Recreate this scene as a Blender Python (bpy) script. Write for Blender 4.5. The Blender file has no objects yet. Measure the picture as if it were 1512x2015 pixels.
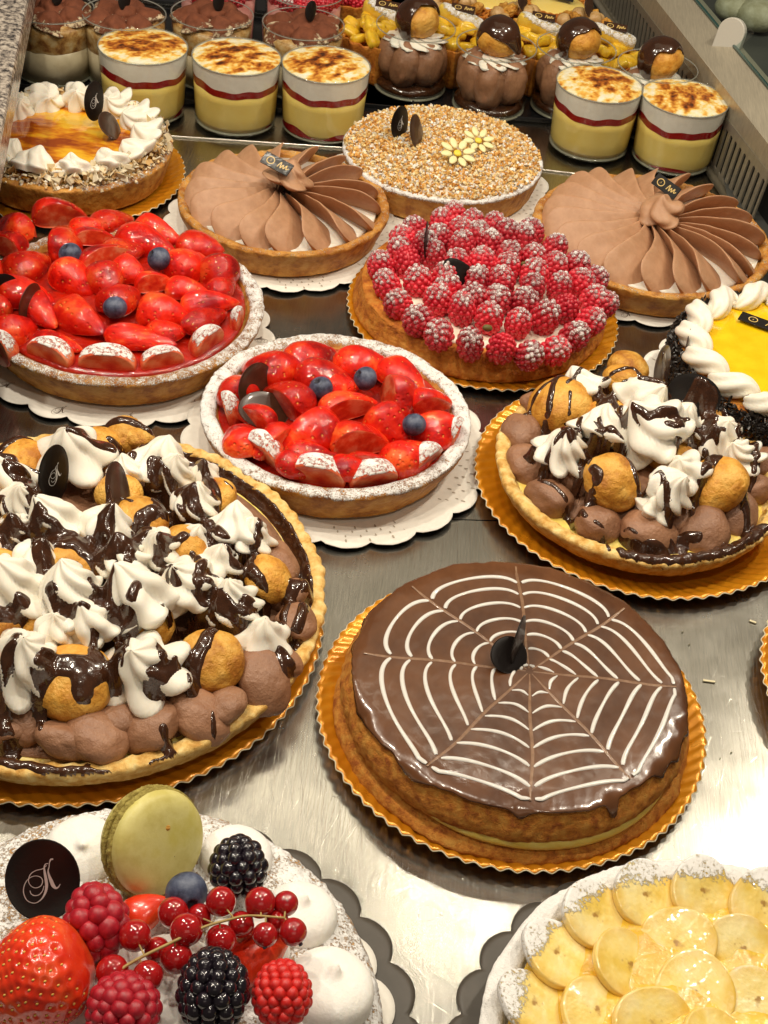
import bpy, math, random
import numpy as np
from mathutils import Vector, Matrix, Euler
from mathutils.bvhtree import BVHTree

# ---------------------------------------------------------------- scene, camera, light (1 unit = 1 cm)
S = bpy.context.scene
COL = S.collection
S.unit_settings.system = 'METRIC'
S.unit_settings.scale_length = 0.01
S.render.engine = 'CYCLES'
S.cycles.max_bounces = 8
S.cycles.transparent_max_bounces = 12
S.cycles.caustics_reflective = False
S.cycles.caustics_refractive = False
S.cycles.sample_clamp_indirect = 6
S.cycles.use_denoising = True
S.view_settings.view_transform = 'Standard'
S.view_settings.look = 'None'
S.view_settings.exposure = 0.16
S.view_settings.gamma = 1.0

FPX, TH, RO, HC = 2857.0, 0.7094, 0.1202, 71.31      # focal (px of 2015), pitch, roll, height over the counter
FW = np.array([0, math.cos(TH), -math.sin(TH)])
U0 = np.cross([1., 0, 0], FW)
RT = math.cos(RO) * np.array([1., 0, 0]) + math.sin(RO) * U0
UP = -math.sin(RO) * np.array([1., 0, 0]) + math.cos(RO) * U0


def at(px, py, z=0.0):
    d = FW + RT * (px - 756) / FPX - UP * (py - 1007.5) / FPX
    t = (z - HC) / d[2]
    return Vector((d[0] * t, d[1] * t, z))


def ppc(p):
    """photo pixels per centimetre at a point"""
    return FPX / float(np.dot(np.array([p[0], p[1], p[2] - HC]), FW))


cam_d = bpy.data.cameras.new('camera')
cam_d.sensor_fit = 'VERTICAL'
cam_d.sensor_height = 24.0
cam_d.lens = 24.0 * FPX / 2015.0
cam_d.clip_end = 1000
cam = bpy.data.objects.new('camera', cam_d)
COL.objects.link(cam)
m = Matrix.Identity(4)
for i in range(3):
    m[i][0], m[i][1], m[i][2] = RT[i], UP[i], -FW[i]
m[2][3] = HC
cam.matrix_world = m
S.camera = cam

W = bpy.data.worlds.new('World')
S.world = W
W.use_nodes = True
W.node_tree.nodes['Background'].inputs[0].default_value = (1.0, 0.84, 0.66, 1)
W.node_tree.nodes['Background'].inputs[1].default_value = 0.085


def area(name, loc, target, sx, sy, power, col):
    l = bpy.data.lights.new(name, 'AREA')
    l.shape = 'RECTANGLE'
    l.size, l.size_y = sx, sy
    l.energy = power
    l.color = col
    o = bpy.data.objects.new(name, l)
    o.location = loc
    o.rotation_euler = (Vector(target) - Vector(loc)).to_track_quat('-Z', 'Y').to_euler()
    COL.objects.link(o)
    return o


WARM = (1.0, 0.82, 0.58)
# the lamp panel and the tube in the roof of the case
area('case_panel_light', (25, 152, 94), (5, 80, 0), 120, 46, 6500, (1.0, .86, .62))
area('case_tube_light', (14, 121, 88), (8, 70, 0), 95, 4, 6500, (1.0, 0.88, 0.68))
for k, (x, y, z) in enumerate(((-42, 92, 120), (-8, 70, 135), (56, 96, 125), (78, 142, 112), (-70, 120, 120), (18, 128, 112), (30, 20, 135), (-62, 50, 112))):      # spot lamps overhead
    area('shop_spot_light', (x, y, z), (4, 80, 0), 4, 4, {5: 6000, 6: 24000, 7: 26000}.get(k, 40000), (1.0, 0.90, 0.74))
area('added_fill_light', (20, -40, 100), (0, 80, 0), 70, 40, 5000, (1.0, 0.86, 0.68))  # soft lamp added on the camera side to brighten the fronts

# ---------------------------------------------------------------- numeric helpers
RNG = np.random.default_rng(7)
random.seed(7)
PI = math.pi
TAU = 2 * PI


def _h(ix, iy, iz, seed):
    n = (ix * 374761393 + iy * 668265263 + iz * 2147483647 + seed * 974634777) & 0xFFFFFFFF
    n = ((n ^ (n >> 13)) * 1274126177) & 0xFFFFFFFF
    n = (n ^ (n >> 16)) & 0xFFFFFFFF
    return n / 4294967295.0


def vn(P, s=1.0, seed=0):
    """value noise, -1..1"""
    P = np.asarray(P, float) * s
    I = np.floor(P).astype(np.int64)
    f = P - I
    f = f * f * (3 - 2 * f)
    r = 0
    for a in (0, 1):
        for b in (0, 1):
            for c in (0, 1):
                w = (f[..., 0] if a else 1 - f[..., 0]) * (f[..., 1] if b else 1 - f[..., 1]) * (f[..., 2] if c else 1 - f[..., 2])
                r = r + w * _h(I[..., 0] + a, I[..., 1] + b, I[..., 2] + c, seed)
    return r * 2 - 1


def fbm(P, s=1.0, o=3, seed=0):
    r, a = 0, 1.0
    for k in range(o):
        r = r + a * vn(P, s * 2 ** k, seed + k)
        a *= .5
    return r / 1.75


def sst(a, b, x):
    t = np.clip((x - a) / (b - a), 0, 1)
    return t * t * (3 - 2 * t)


# ---------------------------------------------------------------- mesh helpers
def mdata(name, V, F, mat=None, smooth=True, attrs=None, mids=None):
    V = np.ascontiguousarray(V, dtype=np.float32).reshape(-1, 3)
    if isinstance(F, np.ndarray):
        F = [F]
    F = [np.asarray(f, dtype=np.int32) for f in F if len(f)]
    me = bpy.data.meshes.new(name)
    me.vertices.add(len(V))
    me.vertices.foreach_set('co', V.ravel())
    nl = sum(f.size for f in F)
    npol = sum(len(f) for f in F)
    me.loops.add(nl)
    me.loops.foreach_set('vertex_index', np.concatenate([f.ravel() for f in F]).astype(np.int32))
    me.polygons.add(npol)
    starts, k = [], 0
    for f in F:
        starts.append(np.arange(len(f)) * f.shape[1] + k)
        k += f.size
    me.polygons.foreach_set('loop_start', np.concatenate(starts).astype(np.int32))
    me.update(calc_edges=True)
    me.validate()
    me.polygons.foreach_set('use_smooth', np.full(len(me.polygons), smooth))
    for m_ in (mat if isinstance(mat, (list, tuple)) else [mat] if mat else []):
        me.materials.append(m_)
    if mids is not None:
        me.polygons.foreach_set('material_index', np.asarray(mids, dtype=np.int32))
    for k_, v in (attrs or {}).items():
        v = np.asarray(v, dtype=np.float32)
        if v.ndim == 2:
            a = me.attributes.new(k_, 'FLOAT_COLOR', 'POINT')
            a.data.foreach_set('color', np.c_[v, np.ones(len(v))].astype(np.float32).ravel())
        else:
            a = me.attributes.new(k_, 'FLOAT', 'POINT')
            a.data.foreach_set('value', v)
    return me


def ob(name, me, parent=None, loc=None, rot=None, scale=None, label=None, kind=None, mat=None):
    o = bpy.data.objects.new(name, me)
    COL.objects.link(o)
    if parent:
        o.parent = parent
    if mat is not None:
        if not me.materials:
            me.materials.append(None)
        o.material_slots[0].link = 'OBJECT'
        o.material_slots[0].material = mat
    if loc is not None:
        o.location = loc
    if rot is not None:
        if isinstance(rot, Matrix):
            o.rotation_euler = rot.to_euler()
        else:
            o.rotation_euler = rot
    if scale is not None:
        o.scale = scale if hasattr(scale, '__len__') else (scale,) * 3
    if label:
        o['label'] = label
    if kind:
        o['kind'] = kind
    return o


def thing(name, label, cat, loc=(0, 0, 0), rz=0.0, group=None, rot=None, scale=None):
    o = bpy.data.objects.new(name, None)
    o.empty_display_size = 1
    COL.objects.link(o)
    o.location = loc
    o.rotation_euler = rot if rot is not None else (0, 0, rz)
    if scale:
        o.scale = (scale,) * 3
    o['label'] = label
    o['category'] = cat
    if group:
        o['group'] = group
    return o


def tag(o, label, cat, group=None, kind=None):
    o['label'] = label
    if cat:
        o['category'] = cat
    if group:
        o['group'] = group
    if kind:
        o['kind'] = kind
    return o


def dup(root, label=None, loc=None, rz=None):
    r = root.copy()
    COL.objects.link(r)
    if label:
        r['label'] = label
    if loc is not None:
        r.location = loc
    if rz is not None:
        r.rotation_euler = (0, 0, rz)

    def rec(src, dst):
        for ch in list(src.children):
            c = ch.copy()
            COL.objects.link(c)
            c.parent = dst
            rec(ch, c)
    rec(root, r)
    return r


def gfaces(n, m_, cu=False, cv=False):
    """quads of an n x m grid; cu closes the first index, cv the second"""
    a = np.arange(n if cu else n - 1)
    b = np.arange(m_ if cv else m_ - 1)
    A, B = np.meshgrid(a, b, indexing='ij')
    A2, B2 = (A + 1) % n, (B + 1) % m_
    return np.stack([A * m_ + B, A2 * m_ + B, A2 * m_ + B2, A * m_ + B2], -1).reshape(-1, 4)


def lathe(prof, n=96, disp=None):
    """prof: list of (r,z) from outside/bottom to top centre.  returns V,F,(ang,idx)"""
    prof = np.array(prof, float)
    ang = np.linspace(0, TAU, n, endpoint=False)
    R_ = prof[None, :, 0] * np.ones((n, 1))
    Z = prof[None, :, 1] * np.ones((n, 1))
    A = ang[:, None] * np.ones((1, len(prof)))
    P = np.stack([R_ * np.cos(A), R_ * np.sin(A), Z], -1)
    if disp is not None:
        P = disp(P, A, R_, Z)
    return P.reshape(-1, 3), gfaces(n, len(prof), True, False)


def smoothprof(pts, k=4):
    """Catmull-Rom through the profile points"""
    p = np.array(pts, float)
    p = np.vstack([2 * p[0] - p[1], p, 2 * p[-1] - p[-2]])
    out = []
    for i in range(1, len(p) - 2):
        for t in np.linspace(0, 1, k, endpoint=False):
            out.append(.5 * ((2 * p[i]) + (-p[i - 1] + p[i + 1]) * t + (2 * p[i - 1] - 5 * p[i] + 4 * p[i + 1] - p[i + 2]) * t * t
                             + (-p[i - 1] + 3 * p[i] - 3 * p[i + 1] + p[i + 2]) * t ** 3))
    out.append(p[-2])
    out = np.array(out)
    out[:, 0] = np.maximum(out[:, 0], 0)
    return out


def tube(pts, rad, n=8, cap=True, closed=False):
    P = np.array(pts, float)
    rad = np.full(len(P), rad) if np.isscalar(rad) else np.array(rad, float)
    if closed:
        T = np.roll(P, -1, 0) - np.roll(P, 1, 0)
    else:
        T = np.gradient(P, axis=0)
    T /= np.linalg.norm(T, axis=1)[:, None] + 1e-9
    ref = np.array([0, 0, 1.]) if abs(T[:, 2]).mean() < .8 else np.array([1., 0, 0])
    N = np.cross(T, ref)
    N /= np.linalg.norm(N, axis=1)[:, None] + 1e-9
    B = np.cross(T, N)
    a = np.linspace(0, TAU, n, endpoint=False)
    V = P[:, None] + rad[:, None, None] * (np.cos(a)[None, :, None] * N[:, None] + np.sin(a)[None, :, None] * B[:, None])
    F = gfaces(len(P), n, closed, True)
    V = V.reshape(-1, 3)
    Fs = [F]
    if cap and not closed:
        k = len(V)
        V = np.vstack([V, P[0] - T[0] * rad[0] * .5, P[-1] + T[-1] * rad[-1] * .5])
        i = np.arange(n)
        j = (i + 1) % n
        e = (len(P) - 1) * n
        Fs.append(np.stack([np.full(n, k), j, i], -1))
        Fs.append(np.stack([np.full(n, k + 1), e + i, e + j], -1))
    return V, Fs


def crv(pts, k=6, closed=False):
    p = np.array(pts, float)
    if closed:
        p = np.vstack([p[-1], p, p[0], p[1]])
    else:
        p = np.vstack([2 * p[0] - p[1], p, 2 * p[-1] - p[-2]])
    out = []
    for i in range(1, len(p) - 2):
        for t in np.linspace(0, 1, k, endpoint=False):
            out.append(.5 * ((2 * p[i]) + (-p[i - 1] + p[i + 1]) * t + (2 * p[i - 1] - 5 * p[i] + 4 * p[i + 1] - p[i + 2]) * t * t
                             + (-p[i - 1] + 3 * p[i] - 3 * p[i + 1] + p[i + 2]) * t ** 3))
    if not closed:
        out.append(p[-2])
    return np.array(out)


_ico = {}


def ico(sub):
    if sub not in _ico:
        import bmesh
        b = bmesh.new()
        bmesh.ops.create_icosphere(b, subdivisions=sub, radius=1)
        V = np.array([v.co[:] for v in b.verts])
        F = np.array([[v.index for v in f.verts] for f in b.faces])
        b.free()
        _ico[sub] = (V, F)
    return _ico[sub]


def box(sx, sy, sz, bev=0.0):
    import bmesh
    b = bmesh.new()
    bmesh.ops.create_cube(b, size=1)
    for v in b.verts:
        v.co = (v.co.x * sx, v.co.y * sy, v.co.z * sz)
    if bev:
        bmesh.ops.bevel(b, geom=list(b.edges), offset=bev, segments=2, affect='EDGES', profile=.5)
    me = bpy.data.meshes.new('box')
    b.to_mesh(me)
    b.free()
    return me


def join(parts):
    """parts: list of (V, F or [F..]) -> V, {4: , 3: } lists"""
    Vs, Fs, k = [], [], 0
    for V, F in parts:
        V = np.asarray(V).reshape(-1, 3)
        Vs.append(V)
        for f in (F if isinstance(F, list) else [F]):
            Fs.append(np.asarray(f) + k)
        k += len(V)
    q = [f for f in Fs if f.shape[1] == 4]
    t = [f for f in Fs if f.shape[1] == 3]
    out = []
    if q:
        out.append(np.vstack(q))
    if t:
        out.append(np.vstack(t))
    return np.vstack(Vs), out


# ---------------------------------------------------------------- materials
def food(name, cols, ns=1.0, nd=4, rough=.55, sss=0.0, sr=(1, .5, .3), ss=.4, coat=0.0, bump=(), sugar=0, metal=0.0, spec=.5,
         attr=None, coatr=.06, sug_scale=9.0, sug_col=(.88, .86, .83), rr=0.0, ramp=(.35, .65), stretch=None, rand=0.0, pits=0, cbump=None):
    m_ = bpy.data.materials.new(name)
    m_.use_nodes = True
    nt = m_.node_tree
    N, L = nt.nodes, nt.links
    b = N['Principled BSDF']
    tc = N.new('ShaderNodeTexCoord').outputs['Object']
    if rand:
        oi = N.new('ShaderNodeObjectInfo')
        mu = N.new('ShaderNodeVectorMath')
        mu.operation = 'SCALE'
        mu.inputs[0].default_value = (37, 53, 71)
        L.new(oi.outputs['Random'], mu.inputs['Scale'])
        ad_ = N.new('ShaderNodeVectorMath')
        L.new(tc, ad_.inputs[0])
        L.new(mu.outputs[0], ad_.inputs[1])
        tc = ad_.outputs[0]
    if stretch:
        mp = N.new('ShaderNodeMapping')
        mp.inputs['Scale'].default_value = stretch
        L.new(tc, mp.inputs[0])
        tcn = mp.outputs[0]
    else:
        tcn = tc

    def noise(scale, det=4, src=None, rgh=.6):
        n = N.new('ShaderNodeTexNoise')
        n.inputs['Scale'].default_value = scale
        n.inputs['Detail'].default_value = det
        n.inputs['Roughness'].default_value = rgh
        L.new(src or tcn, n.inputs['Vector'])
        return n.outputs[0]
    cols = [tuple(c) + (1,) for c in cols]
    if attr:
        a = N.new('ShaderNodeAttribute')
        a.attribute_name = attr
        mx = N.new('ShaderNodeMix')
        mx.data_type = 'RGBA'
        mx.blend_type = 'MULTIPLY'
        mx.inputs[0].default_value = 1
        rp = N.new('ShaderNodeValToRGB')
        rp.color_ramp.elements[0].color = (.75, .75, .75, 1)
        rp.color_ramp.elements[1].color = (1.15, 1.15, 1.15, 1)
        L.new(noise(ns, nd), rp.inputs[0])
        L.new(a.outputs['Color'], mx.inputs[6])
        L.new(rp.outputs[0], mx.inputs[7])
        colour = mx.outputs[2]
    elif len(cols) == 1:
        rp = N.new('ShaderNodeRGB')
        rp.outputs[0].default_value = cols[0]
        colour = rp.outputs[0]
    else:
        rp = N.new('ShaderNodeValToRGB')
        e = rp.color_ramp.elements
        e[0].color, e[1].color = cols[0], cols[-1]
        e[0].position, e[1].position = ramp
        for i, c in enumerate(cols[1:-1]):
            q = e.new(ramp[0] + (ramp[1] - ramp[0]) * (i + 1) / (len(cols) - 1))
            q.color = c
        L.new(noise(ns, nd), rp.inputs[0])
        colour = rp.outputs[0]
    if rand:
        hs = N.new('ShaderNodeHueSaturation')
        mv = N.new('ShaderNodeMapRange')
        mv.inputs[3].default_value, mv.inputs[4].default_value = 1 - rand, 1 + rand
        L.new(oi.outputs['Random'], mv.inputs[0])
        L.new(mv.outputs[0], hs.inputs['Value'])
        L.new(colour, hs.inputs['Color'])
        colour = hs.outputs[0]
    last = None
    for sc, st in bump:
        bp = N.new('ShaderNodeBump')
        bp.inputs['Strength'].default_value = 1.0
        bp.inputs['Distance'].default_value = st
        L.new(noise(sc, 3), bp.inputs['Height'])
        if last:
            L.new(last, bp.inputs['Normal'])
        last = bp.outputs[0]
    if pits:
        vo = N.new('ShaderNodeTexVoronoi')
        vo.inputs['Scale'].default_value = pits
        L.new(tc, vo.inputs['Vector'])
        pr_ = N.new('ShaderNodeMapRange')
        pr_.interpolation_type = 'SMOOTHSTEP'
        pr_.inputs[1].default_value, pr_.inputs[2].default_value = .08, .36
        L.new(vo.outputs['Distance'], pr_.inputs[0])
        sd = N.new('ShaderNodeMapRange')
        sd.inputs[1].default_value, sd.inputs[2].default_value = .09, .17
        sd.inputs[3].default_value, sd.inputs[4].default_value = .75, 0
        L.new(vo.outputs['Distance'], sd.inputs[0])
        mxs = N.new('ShaderNodeMix')
        mxs.data_type = 'RGBA'
        L.new(sd.outputs[0], mxs.inputs[0])
        L.new(colour, mxs.inputs[6])
        mxs.inputs[7].default_value = (.80, .34, .06, 1)
        colour = mxs.outputs[2]
        bp = N.new('ShaderNodeBump')
        bp.inputs['Distance'].default_value = .075
        L.new(pr_.outputs[0], bp.inputs['Height'])
        if last:
            L.new(last, bp.inputs['Normal'])
        last = bp.outputs[0]
    b.inputs['Roughness'].default_value = rough
    if rr:
        mr = N.new('ShaderNodeMapRange')
        mr.inputs[3].default_value = rough - rr
        mr.inputs[4].default_value = rough + rr
        mr.inputs[1].default_value, mr.inputs[2].default_value = .3, .7
        L.new(noise(ns * 1.7, 4), mr.inputs[0])
        L.new(mr.outputs[0], b.inputs['Roughness'])
    b.inputs['Metallic'].default_value = metal
    b.inputs['Specular IOR Level'].default_value = spec
    b.inputs['Coat Weight'].default_value = coat
    b.inputs['Coat Roughness'].default_value = coatr
    if sss:
        b.inputs['Subsurface Weight'].default_value = sss
        b.inputs['Subsurface Radius'].default_value = sr
        b.inputs['Subsurface Scale'].default_value = ss
    if sugar:
        a = N.new('ShaderNodeAttribute')
        a.attribute_name = 'sugar'
        n1, n2 = noise(sug_scale, 5, tc, .75), noise(1.6, 2, tc)

        def math_(op, x, y):
            q = N.new('ShaderNodeMath')
            q.operation = op
            for i, v in enumerate((x, y)):
                if isinstance(v, (int, float)):
                    q.inputs[i].default_value = v
                else:
                    L.new(v, q.inputs[i])
            return q.outputs[0]
        v = math_('ADD', math_('ADD', a.outputs['Fac'], math_('MULTIPLY', math_('SUBTRACT', n1, .5), 2.4)), math_('MULTIPLY', math_('SUBTRACT', n2, .5), .9))
        mr = N.new('ShaderNodeMapRange')
        mr.interpolation_type = 'SMOOTHSTEP'
        mr.inputs[1].default_value, mr.inputs[2].default_value = .36, .70
        L.new(v, mr.inputs[0])
        mask = mr.outputs[0]
        mx = N.new('ShaderNodeMix')
        mx.data_type = 'RGBA'
        L.new(mask, mx.inputs[0])
        L.new(colour, mx.inputs[6])
        mx.inputs[7].default_value = tuple(sug_col) + (1,)
        colour = mx.outputs[2]
        L.new(math_('ADD', math_('MULTIPLY', mask, .95 - rough), rough), b.inputs['Roughness'])
        L.new(math_('MULTIPLY', math_('SUBTRACT', 1.0, mask), coat), b.inputs['Coat Weight'])
        if sss:
            L.new(math_('MULTIPLY', math_('SUBTRACT', 1.0, mask), sss), b.inputs['Subsurface Weight'])
        bp = N.new('ShaderNodeBump')
        bp.inputs['Distance'].default_value = .03
        L.new(math_('MULTIPLY', mask, math_('ADD', 1.0, math_('MULTIPLY', n1, 1.6))), bp.inputs['Height'])
        if last:
            L.new(last, bp.inputs['Normal'])
        last = bp.outputs[0]
    if last:
        L.new(last, b.inputs['Normal'])
        if cbump:
            last = None
            for sc, st in cbump:
                bp = N.new('ShaderNodeBump')
                bp.inputs['Distance'].default_value = st
                L.new(noise(sc, 1.5, tc), bp.inputs['Height'])
                if last:
                    L.new(last, bp.inputs['Normal'])
                last = bp.outputs[0]
        if coat:
            L.new(last, b.inputs['Coat Normal'])
    L.new(colour, b.inputs['Base Color'])
    return m_


def thin_glass(name, tint=(.97, .98, .96), amount=.5):
    m_ = bpy.data.materials.new(name)
    m_.use_nodes = True
    nt = m_.node_tree
    N, L = nt.nodes, nt.links
    N.remove(N['Principled BSDF'])
    out = N['Material Output']
    tr, gl, mx, lw, pw, ma = [N.new('ShaderNode' + k) for k in ('BsdfTransparent', 'BsdfGlossy', 'MixShader', 'LayerWeight', 'Math', 'Math')]
    tr.inputs[0].default_value = tint + (1,)
    gl.inputs['Roughness'].default_value = .03
    pw.operation, ma.operation = 'POWER', 'MULTIPLY_ADD'
    L.new(lw.outputs['Facing'], pw.inputs[0])
    pw.inputs[1].default_value = 5
    L.new(pw.outputs[0], ma.inputs[0])
    ma.inputs[1].default_value, ma.inputs[2].default_value = amount * .6, .045
    L.new(ma.outputs[0], mx.inputs[0])
    L.new(tr.outputs[0], mx.inputs[1])
    L.new(gl.outputs[0], mx.inputs[2])
    L.new(mx.outputs[0], out.inputs[0])
    return m_


M = {}
M['choc'] = food('dark_chocolate_sauce', [(.034, .0115, .0045), (.058, .020, .008)], ns=1.5, rough=.18, coat=.6, bump=((1.0, .05),))
M['plaque'] = food('chocolate_plaque', [(.008, .005, .004)], rough=.42, spec=.3, coat=.08, bump=((2, .02),))
M['plaque_brown'] = food('chocolate_plaque_back', [(.06, .025, .012), (.035, .014, .007)], rough=.3, coat=.3)
M['print_white'] = food('white_print', [(.75, .74, .72)], rough=.5)
M['print_gold'] = food('gold_print', [(.72, .50, .16)], rough=.4)
M['print_brown'] = food('brown_print', [(.10, .06, .04)], rough=.6)
M['cream'] = food('whipped_cream', [(.86, .80, .68), (.90, .85, .75)], ns=1.2, rough=.42, sss=.35, sr=(1, .8, .6), ss=.25, bump=((5, .012), (22, .004)))
M['meringue'] = food('white_meringue', [(.86, .83, .77), (.90, .88, .83)], ns=1.2, rough=.6, sss=.2, sr=(1, .8, .6), ss=.3, bump=((2.5, .07), (9, .03), (25, .01)))
M['mousse'] = food('chocolate_mousse', [(.265, .122, .062), (.34, .168, .09)], ns=1.6, rough=.46, bump=((2.2, .12), (8, .05), (26, .018)), sss=.05, ss=.2, rand=.10)
M['petal'] = food('chocolate_cream', [(.44, .23, .12), (.51, .28, .155)], ns=1.2, rough=.5, bump=((2.2, .03), (12, .012), (45, .005)), sss=.15, ss=.25)
M['choux'] = food('choux_pastry', [(.42, .15, .015), (.66, .31, .04), (.80, .46, .10)], ns=1.3, nd=6, rough=.5, spec=.4, bump=((2.4, .22), (8, .09), (26, .02)), rand=.12)
M['crust'] = food('shortcrust', [(.32, .10, .010), (.55, .24, .035), (.66, .35, .08)], ns=.8, nd=8, rough=.6, bump=((1.2, .16), (6, .07), (22, .02)), sugar=1)
M['crust_dark'] = food('baked_flan_crust', [(.40, .10, .008), (.62, .20, .016), (.70, .29, .04)], ns=1.2, nd=9, rough=.62, bump=((2.5, .18), (9, .09), (30, .03)))
M['sponge'] = food('sponge_cake', [(.42, .11, .010), (.68, .25, .028), (.76, .36, .06)], ns=1.6, nd=9, rough=.75, bump=((3, .14), (12, .09), (38, .04)))
M['puff'] = food('puff_pastry', [(.58, .29, .05), (.78, .50, .15), (.86, .66, .28)], ns=1.4, nd=6, rough=.6, bump=((3, .08), (14, .05), (40, .012)))
M['cream_white'] = food('pale_cream', [(.80, .70, .55), (.86, .79, .66)], ns=1.0, rough=.5, bump=((2, .05), (12, .012)))
M['custard'] = food('yellow_custard', [(.86, .62, .11), (.90, .72, .20)], ns=1.0, rough=.35, sss=.3, sr=(1, .7, .3), ss=.3, bump=((2, .04),))
M['straw'] = food('glazed_strawberry', [(.30, .003, .002), (.56, .007, .002), (.70, .022, .004), (.82, .10, .018)], ns=.8, rough=.5, spec=.1, coat=1.0, coatr=.02, sss=.0, sr=(1, .12, .04), ss=.2,
                  bump=((1.1, .20), (4.5, .05)), rand=.22, pits=4.2, cbump=((1.6, .30), (5.0, .10)))
M['straw_s'] = food('sugared_strawberry', [(.55, .02, .006), (.72, .10, .03), (.80, .26, .12)], ns=1.2, rough=.4, coat=.5, bump=((4, .03),), sugar=1)
M['straw_flesh'] = food('glazed_strawberry_flesh', [(.56, .02, .008), (.74, .07, .02), (.84, .24, .11)], ns=1.6, nd=3, rough=.3, coat=1, coatr=.03, cbump=((2, .12),), bump=((3, .03),), rand=.1, stretch=(1, 3, 1))
M['jelly'] = food('red_glaze', [(.30, .006, .002), (.48, .015, .004)], ns=1, rough=.2, coat=1, bump=((2, .1),))
M['rasp'] = food('sugared_raspberry', [(.48, .012, .030), (.72, .045, .065)], ns=.9, rough=.35, spec=.5, sss=.15, sr=(1, .1, .1), ss=.2, sugar=1, sug_scale=13, rand=.25)
M['rasp_plain'] = food('raspberry_skin', [(.33, .008, .020), (.50, .020, .035)], ns=1.4, rough=.33, sss=.2, sr=(1, .1, .1), ss=.25, bump=((18, .01),))
M['rasp_red'] = food('bright_raspberry_skin', [(.55, .012, .012), (.72, .03, .02)], ns=1.4, rough=.33, sss=.2, sr=(1, .1, .1), ss=.25, bump=((18, .01),))
M['black'] = food('blackberry_skin', [(.006, .004, .008), (.014, .008, .014)], ns=1.4, rough=.17, coat=.6)
M['blue'] = food('blueberry_skin', [(.018, .022, .045), (.06, .075, .13), (.12, .14, .20)], ns=1.3, nd=6, rough=.5, bump=((12, .008),))
M['blue_dark'] = food('blueberry_crown', [(.02, .018, .03)], rough=.7)
M['currant'] = food('redcurrant_skin', [(.30, .004, .006), (.44, .010, .010)], ns=1, rough=.08, coat=1, sss=.3, sr=(1, .08, .05), ss=.4)
M['stem'] = food('berry_stem', [(.30, .19, .06), (.42, .30, .10)], ns=3, rough=.6)
M['nut'] = food('chopped_hazelnut', [(1, 1, 1)], ns=4, rough=.65, attr='col', bump=((9, .03),))
M['brown_bits'] = food('pistachio_bits', [(.12, .10, .02)], rough=.6)


def goldcard():
    m_ = food('gold_card', [(.62, .22, .006), (.78, .32, .012)], ns=.25, nd=3, rough=.32, metal=.42, coat=.4, coatr=.2, rr=.05, bump=((.8, .03), (20, .003)))
    return m_


M['gold'] = goldcard()
M['gold_side'] = food('card_cut_edge', [(.70, .62, .42)], rough=.6)
M['paper'] = food('white_paper', [(.78, .74, .66), (.84, .80, .72)], ns=2, rough=.75, bump=((12, .01),))
M['greysheet'] = food('dark_grey_sheet', [(.060, .050, .038), (.072, .060, .047)], ns=.8, rough=.5)  # flat dark grey of the scalloped sheets below the two front cakes
# ---------------------------------------------------------------- the display case: steel floor, ledge, grille, rail, glass
def steel(name, col=(.55, .53, .47), rough=.22, dark=1.0, metal=1.0):
    m_ = bpy.data.materials.new(name)
    m_.use_nodes = True
    nt = m_.node_tree
    N, L = nt.nodes, nt.links
    b = N['Principled BSDF']
    b.inputs['Metallic'].default_value = metal
    tc = N.new('ShaderNodeTexCoord')

    def nz(scale, sv, det=3, rgh=.6):
        mp = N.new('ShaderNodeMapping')
        mp.inputs['Scale'].default_value = sv
        mp.inputs['Rotation'].default_value = (0, 0, .08)
        n = N.new('ShaderNodeTexNoise')
        n.inputs['Scale'].default_value = scale
        n.inputs['Detail'].default_value = det
        n.inputs['Roughness'].default_value = rgh
        L.new(tc.outputs['Object'], mp.inputs[0])
        L.new(mp.outputs[0], n.inputs[0])
        return n.outputs[0]
    cr = N.new('ShaderNodeValToRGB')
    cr.color_ramp.elements[0].position, cr.color_ramp.elements[1].position = .3, .7
    cr.color_ramp.elements[0].color = tuple(c * .82 * dark for c in col) + (1,)
    cr.color_ramp.elements[1].color = tuple(c * 1.1 * dark for c in col) + (1,)
    L.new(nz(1.0, (9, .45, 1), 5), cr.inputs[0])
    L.new(cr.outputs[0], b.inputs['Base Color'])
    mr = N.new('ShaderNodeMapRange')
    mr.inputs[1].default_value, mr.inputs[2].default_value = .3, .7
    mr.inputs[3].default_value, mr.inputs[4].default_value = rough - .05, rough + .07
    L.new(nz(.16, (1, 1, 1), 5), mr.inputs[0])
    L.new(mr.outputs[0], b.inputs['Roughness'])
    # brushed grain and scratches
    b1 = N.new('ShaderNodeBump')
    b1.inputs['Distance'].default_value = .0015
    L.new(nz(1.0, (26, .8, 1), 3), b1.inputs['Height'])
    last = b1.outputs[0]
    for rot, sc in ((.5, .35), (-.75, .27), (1.35, .22)):
        mp = N.new('ShaderNodeMapping')
        mp.inputs['Rotation'].default_value = (0, 0, rot)
        mp.inputs['Scale'].default_value = (sc * 6, sc * .55, 1)
        v = N.new('ShaderNodeTexVoronoi')
        v.feature = 'DISTANCE_TO_EDGE'
        v.inputs['Scale'].default_value = 1
        L.new(tc.outputs['Object'], mp.inputs[0])
        L.new(mp.outputs[0], v.inputs['Vector'])
        r2 = N.new('ShaderNodeMapRange')
        r2.inputs[1].default_value, r2.inputs[2].default_value = 0, .006
        L.new(v.outputs['Distance'], r2.inputs[0])
        bp = N.new('ShaderNodeBump')
        bp.inputs['Distance'].default_value = .0022
        L.new(r2.outputs[0], bp.inputs['Height'])
        L.new(last, bp.inputs['Normal'])
        last = bp.outputs[0]
    L.new(last, b.inputs['Normal'])
    return m_


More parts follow.
